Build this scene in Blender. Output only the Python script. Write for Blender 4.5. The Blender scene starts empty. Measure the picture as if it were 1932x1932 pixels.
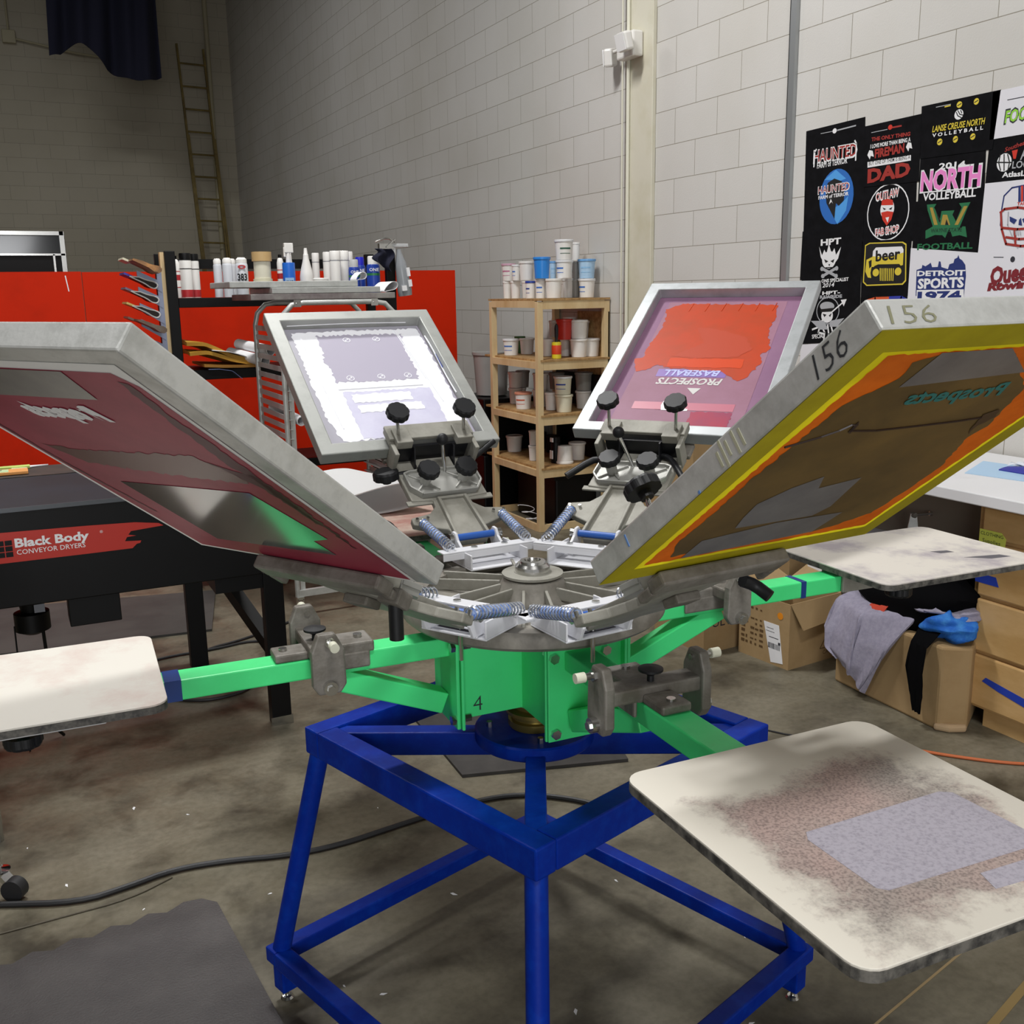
import bpy, bmesh, math, random
from mathutils import Matrix, Vector
PI=math.pi; rnd=random.Random(7)
T={"sheets": {"haunted": [[4.185,2.419],[3.787,2.429],[3.758,1.931],[4.173,1.921]],"skull_cross": [[4.179,1.925],[3.758,1.931],[3.756,1.657],[4.183,1.679]],"rider": [[4.168,1.678],[3.757,1.678],[3.744,1.377],[4.153,1.348]],"fireman": [[3.782,2.385],[3.448,2.391],[3.439,2.101],[3.767,2.107]],"outlaw": [[3.768,2.12],[3.453,2.115],[3.442,1.841],[3.756,1.846]],"beer": [[3.761,1.854],[3.46,1.855],[3.458,1.594],[3.75,1.588]],"lower_orange": [[3.75,1.588],[3.463,1.594],[3.455,1.454],[3.741,1.448]],"volley": [[3.451,2.422],[3.046,2.423],[3.064,2.192],[3.44,2.198]],"north": [[3.44,2.201],[3.097,2.202],[3.087,1.984],[3.439,2.007]],"wayne": [[3.448,2.014],[3.089,2.008],[3.095,1.775],[3.453,1.783]],"detroit": [[3.46,1.81],[3.095,1.775],[3.07,1.549],[3.459,1.547]],"food": [[3.083,2.42],[2.935,2.425],[2.915,2.235],[3.082,2.232]],"atlas": [[3.082,2.232],[2.915,2.235],[2.896,2.053],[3.087,2.058]],"helmet": [[3.087,2.058],[2.896,2.053],[2.867,1.772],[3.095,1.775]],"queen": [[3.095,1.775],[2.867,1.772],[2.844,1.55],[3.07,1.549]]},"buckets": [[3.34,6.715,1.595,0.032,0.122,"w"],[3.33,6.565,1.595,0.035,0.122,"w"],[3.5,6.73,1.595,0.03,0.122,"w"],[3.34,6.352,1.595,0.037,0.118,"db"],[3.36,6.245,1.595,0.037,0.13,"bl"],[3.424,6.175,1.595,0.058,0.13,"w"],[3.62,6.315,1.595,0.042,0.13,"w"],[3.66,6.288,1.595,0.034,0.125,"g"],[3.698,6.195,1.595,0.058,0.128,"bl"],[3.35,6.71,1.719,0.051,0.122,"pk"],[3.32,6.531,1.719,0.031,0.11,"bl"],[3.37,6.469,1.719,0.053,0.13,"w"],[3.36,6.224,1.727,0.057,0.142,"b"],[3.52,6.356,1.727,0.026,0.12,"lb"],[3.515,6.185,1.727,0.058,0.12,"bl"],[3.66,6.283,1.722,0.028,0.12,"g"],[3.698,6.195,1.725,0.061,0.13,"lb"],[3.512,6.185,1.849,0.064,0.134,"gr"],[3.697,6.345,1.849,0.031,0.125,"w"],[3.5,6.84,1.19,0.04,0.125,"G"],[3.34,6.67,1.19,0.059,0.118,"bl"],[3.5,6.725,1.19,0.054,0.115,"w"],[3.5,6.405,1.19,0.039,0.118,"w"],[3.592,6.315,1.19,0.035,0.12,"w"],[3.616,6.165,1.19,0.062,0.125,"w"],[3.72,6.175,1.19,0.062,0.125,"w"],[3.72,6.315,1.19,0.054,0.12,"bl"],[3.66,6.598,1.312,0.038,0.12,"w"],[3.52,6.202,1.312,0.057,0.14,"R"],[3.616,6.165,1.317,0.063,0.128,"w"],[3.72,6.325,1.317,0.045,0.125,"w"],[3.72,6.475,1.317,0.046,0.14,"w"],[3.72,6.315,1.312,0.061,0.122,"w"],[3.72,6.475,1.19,0.046,0.12,"w"],[3.72,6.475,1.19,0.046,0.12,"w"],[3.46,6.84,0.815,0.054,0.118,"w"],[3.5,6.84,0.815,0.042,0.118,"w"],[3.34,6.485,0.815,0.061,0.12,"o"],[3.5,6.533,0.815,0.051,0.125,"w"],[3.47,6.309,0.815,0.043,0.125,"w"],[3.489,6.155,0.815,0.061,0.122,"y"],[3.717,6.275,0.815,0.056,0.125,"w"],[3.46,6.84,0.935,0.058,0.118,"w"],[3.52,6.84,0.935,0.052,0.125,"g"],[3.5,6.518,0.942,0.057,0.12,"w"],[3.481,6.155,0.939,0.063,0.125,"ybl"],[3.72,6.275,0.942,0.063,0.13,"g"],[3.66,6.567,0.935,0.058,0.12,"g"],[3.44,6.84,0.45,0.063,0.122,"w"],[3.36,6.377,0.45,0.034,0.11,"w"],[3.36,6.379,0.562,0.031,0.105,"w"],[3.66,6.84,0.45,0.054,0.13,"k"],[3.654,6.255,0.45,0.061,0.125,"w"],[3.66,6.647,0.45,0.047,0.13,"k"]],"updown": [3.494,6.155,0.45,0.059,0.125,"w"],"jar": [3.45,6.208,0.45,0.032,0.19,"k"],"roller": [3.407,6.11,1.19,0.032,0.1,"r"],"art": {"FL_tape1": [[-0.011,0.588],[-0.107,0.59],[-0.097,0.516],[0.097,0.513]],"FL_text": [[0.094,0.506],[-0.057,0.464],[0.093,0.475],[0.027,0.459],[-0.073,0.486],[0.019,0.502]],"FL_window": [[0.156,0.265],[-0.124,0.284],[-0.149,0.143],[-0.109,0.126],[-0.114,0.076],[0.151,0.061]],"FL_streak": [[0.143,0.366],[-0.12,0.385],[-0.153,0.339],[-0.152,0.315],[-0.014,0.315],[0.205,0.32]],"FL_streak2": [[-0.182,0.56],[-0.195,0.559],[-0.186,0.478],[-0.19,0.442],[-0.196,0.37],[-0.163,0.351],[-0.157,0.45]],"FL_bandin": [[-0.181,0.586],[-0.21,0.577],[-0.186,0.565],[-0.211,0.386],[0.24,0.415],[0.254,0.213]],"FR_yellow_in": [[0.239,0.562],[0.215,0.563],[0.226,0.042],[0.221,0.287]],"FR_brown": [[0.141,0.565],[0.172,0.539],[0.162,0.509],[0.176,0.492],[0.206,0.46],[0.216,0.286],[0.21,0.199],[0.21,0.167],[0.215,0.127],[0.19,0.065],[0.155,0.068],[-0.098,0.065],[-0.127,0.072],[-0.193,0.101],[-0.201,0.167],[-0.202,0.244],[-0.16,0.334],[-0.171,0.362],[-0.126,0.46],[0.01,0.566]],"FR_tape1": [[0.141,0.565],[0.143,0.49],[-0.075,0.5],[0.019,0.572]],"FR_tape2": [[0.066,0.273],[0.107,0.25],[0.14,0.214],[0.133,0.172],[0.122,0.138],[0.08,0.137],[-0.031,0.136],[-0.047,0.161],[-0.027,0.251],[0.044,0.236]],"FR_tape3": [[-0.102,0.129],[0.036,0.132],[0.164,0.111],[0.164,0.054],[-0.092,0.066]],"FR_line": [[0.223,0.375],[0.162,0.396],[0.14,0.418],[0.131,0.391],[-0.058,0.389],[-0.12,0.392]],"FR_text": [[0.112,0.486],[-0.064,0.472],[-0.095,0.443],[0.089,0.464]],"FR_olive_in": [[0.283,0.579],[0.23,0.581],[0.261,-0.007],[0.231,0.435]],"FR_156side": [None],"BL_in": [[-0.198,0.537],[0.227,0.543],[0.236,0.06],[-0.174,0.069]],"BL_lilac": [[-0.116,0.515],[0.15,0.51],[0.133,0.421],[0.136,0.363],[0.128,0.29],[-0.118,0.298],[-0.114,0.349],[-0.124,0.399],[-0.113,0.449]],"BL_lilac2": [[-0.113,0.268],[0.149,0.261],[0.16,0.2],[0.168,0.141],[-0.12,0.077],[-0.116,0.146]],"BL_white": [[-0.181,0.53],[-0.032,0.534],[0.206,0.534],[0.211,0.482],[0.209,0.245],[0.207,0.084],[-0.139,0.07],[-0.172,0.074],[-0.189,0.154],[-0.19,0.281],[-0.188,0.415]],"BR_in": [[-0.235,0.709],[0.207,0.716],[0.16,0.073],[-0.219,0.087]],"BR_orange": [[-0.194,0.658],[-0.146,0.691],[0.156,0.678],[0.163,0.604],[0.156,0.581],[0.16,0.522],[0.181,0.443],[0.159,0.414],[0.172,0.373],[0.142,0.297],[0.124,0.283],[0.076,0.321],[0.033,0.334],[-0.015,0.325],[-0.039,0.338],[-0.085,0.336],[-0.13,0.356],[-0.16,0.327],[-0.186,0.319],[-0.212,0.383],[-0.188,0.391],[-0.187,0.473],[-0.174,0.55],[-0.179,0.614]],"BR_mag": [[-0.147,0.176],[0.144,0.139],[0.15,0.069],[-0.137,0.144]],"BR_orange2": [[0.028,0.138],[0.141,0.136],[0.153,0.072],[0.054,0.071]],"BR_prospects": [[-0.114,0.29],[0.078,0.291],[0.082,0.258],[-0.102,0.263]],"BR_baseball": [[-0.106,0.336],[0.061,0.328],[0.065,0.3],[-0.092,0.301]],"BR_white": [[-0.061,0.181],[-0.029,0.157],[0.018,0.144],[-0.057,0.139],[-0.063,0.161]],"BR_box": [[-0.12,0.339],[0.083,0.328],[0.085,0.301],[-0.117,0.3]]},"p6": [["l","haunted","grey",0.0032,[[4.079,2.393],[3.999,2.393]]],["l","fireman","grey",0.0032,[[3.74,2.351],[3.643,2.352]]],["l","volley","grey",0.0032,[[3.37,2.406],[3.293,2.406]]],["l","food","dark",0.0032,[[3.01,2.377],[2.931,2.377]]],["l","queen","dark",0.0032,[[3.014,1.753],[2.967,1.751]]],["e","haunted","white",[3.984,2.393],0.014,0.012,0.0],["l","haunted","grey",0.0063,[[3.964,2.393],[3.845,2.398]]],["e","fireman","red",[3.626,2.359],0.013,0.011,0.0],["l","fireman","redd",0.0073,[[3.612,2.356],[3.561,2.356]]],["l","volley","yellow",0.0052,[[3.323,2.4],[3.294,2.401]]],["e","queen","dark",[2.922,1.741],0.011,0.012,0.0],["t","haunted","white","HAUNTED",[4.124,2.255],[3.825,2.255],0.065,0.045,0],["t","haunted","redd","HAUNTED",[4.119,2.26],[3.832,2.261],0.055,0.01,0],["l","haunted","white",0.0084,[[4.117,2.239],[4.115,2.309],[4.105,2.321]]],["l","haunted","white",0.0084,[[3.833,2.238],[3.834,2.314],[3.845,2.329]]],["t","haunted","white","FARM of TERROR",[4.094,2.228],[3.887,2.231],0.028,0.02,0],["e","haunted","blue",[3.95,2.079],0.116,0.132,0.0],["p","haunted","bluel",[[4.038,2.167],[3.961,2.208],[3.889,2.159],[3.937,2.15],[3.987,2.162]]],["p","haunted","bluel",[[3.953,2.028],[3.91,2.045],[3.868,2.076],[3.878,2.008],[3.932,1.946],[3.954,1.972]]],["p","haunted","black",[[4.025,2.117],[4.012,2.151],[3.968,2.167],[3.917,2.149],[3.895,2.112],[3.896,2.057],[3.929,2.033],[3.949,2.048],[3.954,1.972],[3.987,2.016],[4.015,2.053]]],["p","haunted","white",[[3.997,2.045],[3.986,2.072],[3.969,2.046],[3.98,2.058]]],["t","haunted","white","HAUNTED",[4.079,2.1],[3.861,2.104],0.039,0.045,0],["t","haunted","redd","HAUNTED",[4.075,2.103],[3.866,2.107],0.033,0.0,0],["t","haunted","white","FARM of TERROR",[4.073,2.075],[3.866,2.079],0.017,0.03,0],["t","skull_cross","white","HPT",[4.042,1.848],[3.901,1.851],0.03,0.04,0],["p","skull_cross","white",[[4.052,1.843],[4.028,1.799],[4.014,1.827],[3.998,1.805],[3.984,1.854],[3.962,1.807],[3.944,1.831],[3.931,1.798],[3.899,1.836],[3.915,1.78],[3.934,1.76],[4.015,1.762],[4.038,1.792]]],["e","skull_cross","white",[3.978,1.775],0.048,0.043,0.0],["p","skull_cross","black",[[4.013,1.78],[3.982,1.768],[4.0,1.76]]],["p","skull_cross","black",[[3.968,1.768],[3.94,1.778],[3.947,1.759]]],["p","skull_cross","black",[[3.981,1.754],[3.967,1.754],[3.973,1.743]]],["l","skull_cross","black",0.0052,[[3.998,1.737],[3.947,1.737]]],["l","skull_cross","grey",0.0147,[[4.024,1.734],[3.924,1.695]]],["l","skull_cross","grey",0.0147,[[3.922,1.734],[4.016,1.696]]],["e","skull_cross","grey",[4.023,1.732],0.012,0.011,0.0],["e","skull_cross","grey",[3.922,1.694],0.012,0.011,0.0],["e","skull_cross","grey",[3.921,1.732],0.012,0.011,0.0],["e","skull_cross","grey",[4.014,1.696],0.013,0.011,0.0],["t","skull_cross","white","ONS SPECIALIST",[4.022,1.663],[3.835,1.67],0.017,0.03,0],["t","skull_cross","white","2014",[4.014,1.639],[3.93,1.643],0.021,0.02,0.2],["t","rider","white","HPT-",[4.013,1.602],[3.888,1.607],0.017,0.04,0],["t","rider","grey","RAWRIDE",[4.029,1.583],[3.874,1.588],0.016,0.05,0],["e","rider","grey",[3.968,1.523],0.081,0.069,0.0051],["e","rider","grey",[3.974,1.545],0.051,0.023,0.0],["e","rider","white",[3.971,1.498],0.041,0.036,0.0],["p","rider","black",[[4.003,1.508],[3.975,1.503],[3.989,1.49]]],["p","rider","black",[[3.965,1.503],[3.939,1.51],[3.948,1.491]]],["p","rider","black",[[4.02,1.53],[3.923,1.538],[3.922,1.52],[4.019,1.515]]],["l","rider","white",0.0073,[[4.041,1.449],[3.846,1.577]]],["p","rider","white",[[3.881,1.577],[3.841,1.581],[3.858,1.545]]],["l","rider","white",0.0095,[[4.071,1.426],[4.019,1.442],[4.027,1.412],[3.985,1.406]]],["l","rider","white",0.0095,[[4.003,1.442],[3.981,1.413],[3.985,1.376]]],["l","rider","white",0.0095,[[3.962,1.45],[3.952,1.407],[3.957,1.37]]],["l","rider","white",0.0095,[[3.936,1.444],[3.924,1.415],[3.902,1.394]]],["l","rider","white",0.0095,[[3.917,1.451],[3.876,1.445],[3.884,1.423]]],["p","rider","grey",[[4.085,1.47],[3.99,1.472],[3.956,1.429],[4.018,1.427]]],["p","rider","grey",[[3.949,1.472],[3.849,1.488],[3.896,1.444],[3.947,1.443]]],["t","rider","white","SPECIAL",[4.07,1.379],[3.982,1.387],0.021,0.02,0],["t","fireman","redd","THE ONLY THING",[3.737,2.312],[3.505,2.306],0.017,0.04,0],["t","fireman","white","I LOVE MORE THAN BEING A",[3.741,2.28],[3.501,2.281],0.018,0.03,0],["t","fireman","redd","FIREMAN",[3.71,2.234],[3.534,2.239],0.039,0.04,0],["p","fireman","white",[[3.757,2.252],[3.746,2.273],[3.725,2.268],[3.716,2.24],[3.735,2.246],[3.74,2.23]]],["p","fireman","white",[[3.525,2.259],[3.515,2.279],[3.496,2.274],[3.488,2.248],[3.505,2.253],[3.509,2.238]]],["p","fireman","white",[[3.753,2.22],[3.493,2.221],[3.491,2.197],[3.751,2.194]]],["t","fireman","black","BUT ONE OF THEM IS BEING A",[3.744,2.203],[3.496,2.205],0.017,0.01,0],["t","fireman","redd","DAD",[3.747,2.126],[3.49,2.134],0.061,0.05,0],["e","outlaw","white",[3.612,1.98],0.128,0.13,0.0061],["t","outlaw","white","OUTLAW",[3.691,2.035],[3.546,2.049],0.041,0.07,0.1],["t","outlaw","red","OUTLAW",[3.686,2.039],[3.551,2.052],0.03,0.0,0.1],["e","outlaw","white",[3.616,1.995],0.042,0.046,0.0],["p","outlaw","red",[[3.653,2.014],[3.652,2.037],[3.617,2.042],[3.586,2.033],[3.58,2.01]]],["p","outlaw","black",[[3.645,2.004],[3.622,1.995],[3.635,1.991]]],["p","outlaw","black",[[3.607,1.994],[3.585,2.002],[3.591,1.989]]],["p","outlaw","red",[[3.652,1.981],[3.615,1.985],[3.577,1.979],[3.587,1.944],[3.613,1.919],[3.64,1.947]]],["p","outlaw","white",[[3.623,1.956],[3.601,1.958],[3.608,1.932]]],["t","outlaw","white","FAB SHOP",[3.681,1.873],[3.534,1.885],0.038,0.07,0],["t","outlaw","red","FAB SHOP",[3.676,1.877],[3.539,1.888],0.028,0.0,0],["p","beer","yellow",[[3.741,1.836],[3.714,1.846],[3.509,1.841],[3.487,1.83],[3.475,1.663],[3.493,1.646],[3.717,1.643],[3.742,1.661]]],["p","beer","black",[[3.735,1.832],[3.709,1.841],[3.513,1.836],[3.493,1.825],[3.482,1.667],[3.498,1.652],[3.714,1.649],[3.735,1.664]]],["p","beer","white",[[3.688,1.806],[3.671,1.822],[3.512,1.82],[3.502,1.805],[3.501,1.762],[3.69,1.769]]],["p","beer","yellow",[[3.691,1.782],[3.6,1.774],[3.501,1.792],[3.5,1.736],[3.526,1.73],[3.691,1.732],[3.696,1.704],[3.69,1.68],[3.711,1.683],[3.73,1.712],[3.726,1.767],[3.69,1.779]]],["p","beer","black",[[3.712,1.759],[3.693,1.766],[3.692,1.735],[3.705,1.725]]],["t","beer","black","beer",[3.668,1.758],[3.518,1.765],0.05,0.03,0],["p","beer","black",[[3.676,1.735],[3.651,1.743],[3.522,1.741],[3.504,1.726],[3.507,1.664],[3.644,1.661],[3.671,1.704]]],["e","beer","yellow",[3.662,1.705],0.02,0.018,0.0],["e","beer","yellow",[3.526,1.707],0.02,0.018,0.0],["p","beer","yellow",[[3.639,1.725],[3.632,1.725],[3.628,1.666],[3.633,1.666]]],["p","beer","yellow",[[3.627,1.724],[3.621,1.724],[3.616,1.665],[3.622,1.666]]],["p","beer","yellow",[[3.615,1.724],[3.609,1.724],[3.605,1.665],[3.61,1.665]]],["p","beer","yellow",[[3.604,1.724],[3.597,1.724],[3.594,1.665],[3.599,1.665]]],["p","beer","yellow",[[3.592,1.723],[3.586,1.723],[3.583,1.665],[3.588,1.665]]],["p","beer","yellow",[[3.58,1.723],[3.574,1.723],[3.572,1.665],[3.577,1.665]]],["p","beer","yellow",[[3.569,1.723],[3.563,1.723],[3.561,1.665],[3.566,1.665]]],["p","beer","yellow",[[3.557,1.722],[3.551,1.722],[3.55,1.664],[3.555,1.664]]],["l","lower_orange","orange",0.0126,[[3.702,1.574],[3.657,1.584],[3.566,1.586]]],["l","lower_orange","blue2",0.0126,[[3.567,1.587],[3.497,1.589],[3.465,1.577]]],["l","lower_orange","blue2",0.0105,[[3.728,1.546],[3.735,1.518]]],["e","volley","yellow",[3.247,2.397],0.014,0.013,0.0],["l","volley","black",0.0042,[[3.256,2.394],[3.238,2.4]]],["e","volley","yellow",[3.161,2.396],0.013,0.013,0.0],["l","volley","black",0.0042,[[3.17,2.393],[3.153,2.399]]],["e","volley","yellow",[3.337,2.257],0.014,0.014,0.0],["l","volley","black",0.0042,[[3.346,2.254],[3.328,2.261]]],["e","volley","yellow",[3.254,2.257],0.013,0.014,0.0],["l","volley","black",0.0042,[[3.263,2.254],[3.246,2.261]]],["e","volley","yellow",[3.165,2.256],0.013,0.013,0.0],["l","volley","black",0.0042,[[3.174,2.253],[3.157,2.26]]],["e","volley","white",[3.245,2.357],0.023,0.021,0.0],["l","volley","black",0.0042,[[3.259,2.368],[3.25,2.352],[3.231,2.342]]],["l","volley","black",0.0042,[[3.252,2.374],[3.239,2.356],[3.223,2.351]]],["l","volley","black",0.0042,[[3.237,2.373],[3.23,2.36]]],["t","volley","yellow","LANSE CREUSE NORTH",[3.381,2.303],[3.109,2.299],0.026,0.02,0.15],["t","volley","white","V O L L E Y B A L L",[3.379,2.282],[3.115,2.278],0.015,0.03,0],["t","north","white","2014",[3.334,2.141],[3.195,2.137],0.026,0.03,0],["t","north","white","NORTH",[3.432,2.055],[3.107,2.051],0.095,0.06,0],["t","north","pink","NORTH",[3.428,2.059],[3.112,2.055],0.083,0.04,0],["l","north","white",0.0052,[[3.423,2.051],[3.127,2.044]]],["t","north","white","VOLLEYBALL",[3.411,2.015],[3.129,2.01],0.032,0.03,0],["p","wayne","green",[[3.385,1.996],[3.333,1.995],[3.344,1.98],[3.307,1.928],[3.302,1.962],[3.233,1.96],[3.242,1.942],[3.221,1.913],[3.196,1.969],[3.212,1.988],[3.153,1.988],[3.165,1.967],[3.205,1.872],[3.184,1.889],[3.169,1.888],[3.157,1.842],[3.196,1.853],[3.234,1.849],[3.253,1.887],[3.272,1.845],[3.289,1.858],[3.329,1.861],[3.38,1.847],[3.383,1.883],[3.356,1.894],[3.344,1.899],[3.379,1.971]]],["p","wayne","gold",[[3.368,1.982],[3.352,1.981],[3.317,1.904],[3.337,1.905]]],["p","wayne","gold",[[3.293,1.946],[3.27,1.944],[3.25,1.899],[3.301,1.903]]],["p","wayne","gold",[[3.185,1.974],[3.166,1.973],[3.208,1.897],[3.227,1.898]]],["p","wayne","black",[[3.339,1.977],[3.303,1.921],[3.31,1.913]]],["p","wayne","black",[[3.272,1.926],[3.258,1.9],[3.277,1.901]]],["t","wayne","greend","WAYNE STATE",[3.354,1.873],[3.186,1.868],0.017,0.02,0],["t","wayne","green","FOOTBALL",[3.423,1.8],[3.124,1.794],0.027,0.03,0],["p","detroit","navy",[[3.418,1.711],[3.389,1.718],[3.387,1.733],[3.369,1.726],[3.35,1.735],[3.341,1.741],[3.331,1.721],[3.3,1.721],[3.296,1.746],[3.287,1.744],[3.28,1.72],[3.244,1.71],[3.238,1.731],[3.217,1.736],[3.213,1.752],[3.198,1.758],[3.194,1.77],[3.187,1.754],[3.171,1.745],[3.154,1.726],[3.146,1.679],[3.148,1.63],[3.149,1.593],[3.413,1.594]]],["t","detroit","white","DETROIT",[3.413,1.684],[3.151,1.682],0.023,0.04,0],["t","detroit","white","SPORTS",[3.405,1.628],[3.154,1.632],0.044,0.04,0],["p","detroit","white",[[3.409,1.621],[3.152,1.622],[3.145,1.549],[3.406,1.548]]],["t","detroit","navy","1974",[3.402,1.574],[3.162,1.577],0.04,0.05,0],["t","food","dark","FOOD",[3.02,2.285],[2.869,2.288],0.058,0.05,0.15],["t","food","lime","FOOD",[3.015,2.289],[2.876,2.292],0.047,0.02,0.15],["e","atlas","white",[3.003,2.133],0.035,0.036,0.0],["l","atlas","black",0.0052,[[3.024,2.167],[3.029,2.136],[3.017,2.103]]],["l","atlas","black",0.0052,[[3.006,2.165],[3.003,2.133],[3.0,2.101]]],["l","atlas","black",0.0052,[[2.989,2.163],[2.977,2.13],[2.982,2.099]]],["l","atlas","black",0.0052,[[3.036,2.137],[2.97,2.129]]],["t","atlas","redd","Southeastern",[3.004,2.174],[2.854,2.204],0.017,0.02,0.3],["p","atlas","red",[[2.97,2.175],[2.943,2.177],[2.949,2.141],[2.96,2.142]]],["t","atlas","grey","ATLAS",[2.929,2.136],[2.809,2.136],0.045,0.03,0.2],["t","atlas","grey","LOGISTICS",[2.963,2.105],[2.779,2.097],0.028,0.02,0],["t","atlas","white","AtlasLogistics",[3.007,2.074],[2.776,2.066],0.021,0.03,0],["l","helmet","navy",0.0063,[[2.995,1.948],[2.989,1.999],[2.955,2.028],[2.894,2.033],[2.835,2.019]]],["l","helmet","navy",0.0052,[[2.995,1.948],[2.995,1.883],[2.96,1.811]]],["p","helmet","navy",[[2.925,2.031],[2.915,2.032],[2.908,1.969],[2.92,1.969]]],["p","helmet","red",[[2.913,2.032],[2.903,2.032],[2.897,1.97],[2.907,1.969]]],["p","helmet","navy",[[2.902,2.031],[2.891,2.03],[2.885,1.969],[2.896,1.97]]],["t","helmet","red","TAUR",[2.924,1.956],[2.867,1.955],0.012,0.02,0],["p","helmet","navy",[[2.954,1.915],[2.918,1.899],[2.93,1.882],[2.951,1.895]]],["p","helmet","navy",[[2.908,1.898],[2.9,1.906],[2.892,1.874],[2.909,1.878]]],["p","helmet","navy",[[2.894,1.9],[2.863,1.912],[2.86,1.883],[2.886,1.885]]],["l","helmet","grey",0.0042,[[2.962,1.933],[2.96,1.881],[2.927,1.821],[2.903,1.785]]],["l","helmet","redd",0.0095,[[3.0,1.933],[2.981,1.946],[2.919,1.948],[2.865,1.938]]],["l","helmet","redd",0.0095,[[2.984,1.871],[2.911,1.861],[2.844,1.862]]],["l","helmet","redd",0.0095,[[2.962,1.832],[2.9,1.821],[2.84,1.822]]],["l","helmet","redd",0.0095,[[2.996,1.93],[2.986,1.865],[2.96,1.805],[2.89,1.793],[2.837,1.794]]],["l","helmet","redd",0.0095,[[2.924,1.862],[2.914,1.797]]],["l","helmet","grey",0.0032,[[2.93,1.856],[2.927,1.839]]],["l","helmet","grey",0.0032,[[2.92,1.855],[2.916,1.838]]],["l","helmet","grey",0.0032,[[2.909,1.855],[2.906,1.837]]],["l","helmet","grey",0.0032,[[2.898,1.854],[2.895,1.837]]],["t","queen","maroon","Queen",[3.019,1.641],[2.81,1.664],0.072,0.05,0.15],["t","queen","maroon","Rowing",[3.033,1.615],[2.8,1.629],0.032,0.06,0.15]]}

COL=bpy.context.scene.collection
# ------------------------------------------------------------------ materials
def lin(h):
    h=h.lstrip('#'); o=[]
    for i in (0,2,4):
        c=int(h[i:i+2],16)/255; o.append(c/12.92 if c<=.04045 else ((c+.055)/1.055)**2.4)
    return (*o,1)
MC={}
def mat(name,col,rough=.5,metal=0,dirt=None,dscale=6,damt=.5,bump=0,bscale=60,coat=0,transl=0,spec=.5,alpha=1,stretch=None,sharp=.12):
    if name in MC: return MC[name]
    m=bpy.data.materials.new(name); m.use_nodes=True; nt=m.node_tree; N=nt.nodes; L=nt.links
    b=N['Principled BSDF']; c=lin(col)
    b.inputs['Base Color'].default_value=c; b.inputs['Roughness'].default_value=rough; b.inputs['Metallic'].default_value=metal
    b.inputs['Specular IOR Level'].default_value=spec; b.inputs['Coat Weight'].default_value=coat; b.inputs['Coat Roughness'].default_value=.08
    tc=N.new('ShaderNodeTexCoord'); mp=N.new('ShaderNodeMapping'); L.new(tc.outputs['Object'],mp.inputs['Vector'])
    if stretch: mp.inputs['Scale'].default_value=stretch
    colsock=None
    if dirt:
        n=N.new('ShaderNodeTexNoise'); n.inputs['Scale'].default_value=dscale; n.inputs['Detail'].default_value=8; n.inputs['Roughness'].default_value=.65
        L.new(mp.outputs[0],n.inputs['Vector']); r=N.new('ShaderNodeValToRGB'); e=r.color_ramp.elements
        e[0].position=damt-sharp; e[0].color=lin(dirt); e[1].position=damt+sharp; e[1].color=c
        L.new(n.outputs['Fac'],r.inputs['Fac']); L.new(r.outputs['Color'],b.inputs['Base Color']); colsock=r.outputs['Color']
    if bump:
        n2=N.new('ShaderNodeTexNoise'); n2.inputs['Scale'].default_value=bscale; n2.inputs['Detail'].default_value=4
        L.new(mp.outputs[0],n2.inputs['Vector']); bp=N.new('ShaderNodeBump'); bp.inputs['Strength'].default_value=bump; bp.inputs['Distance'].default_value=.004
        L.new(n2.outputs['Fac'],bp.inputs['Height']); L.new(bp.outputs[0],b.inputs['Normal'])
    if alpha<1: b.inputs['Alpha'].default_value=alpha
    if transl:
        t=N.new('ShaderNodeBsdfTranslucent'); t.inputs['Color'].default_value=c
        if colsock: L.new(colsock,t.inputs['Color'])
        mx=N.new('ShaderNodeMixShader'); mx.inputs[0].default_value=transl; out=N['Material Output']
        L.new(b.outputs[0],mx.inputs[1]); L.new(t.outputs[0],mx.inputs[2]); L.new(mx.outputs[0],out.inputs['Surface'])
    MC[name]=m; return m
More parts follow.
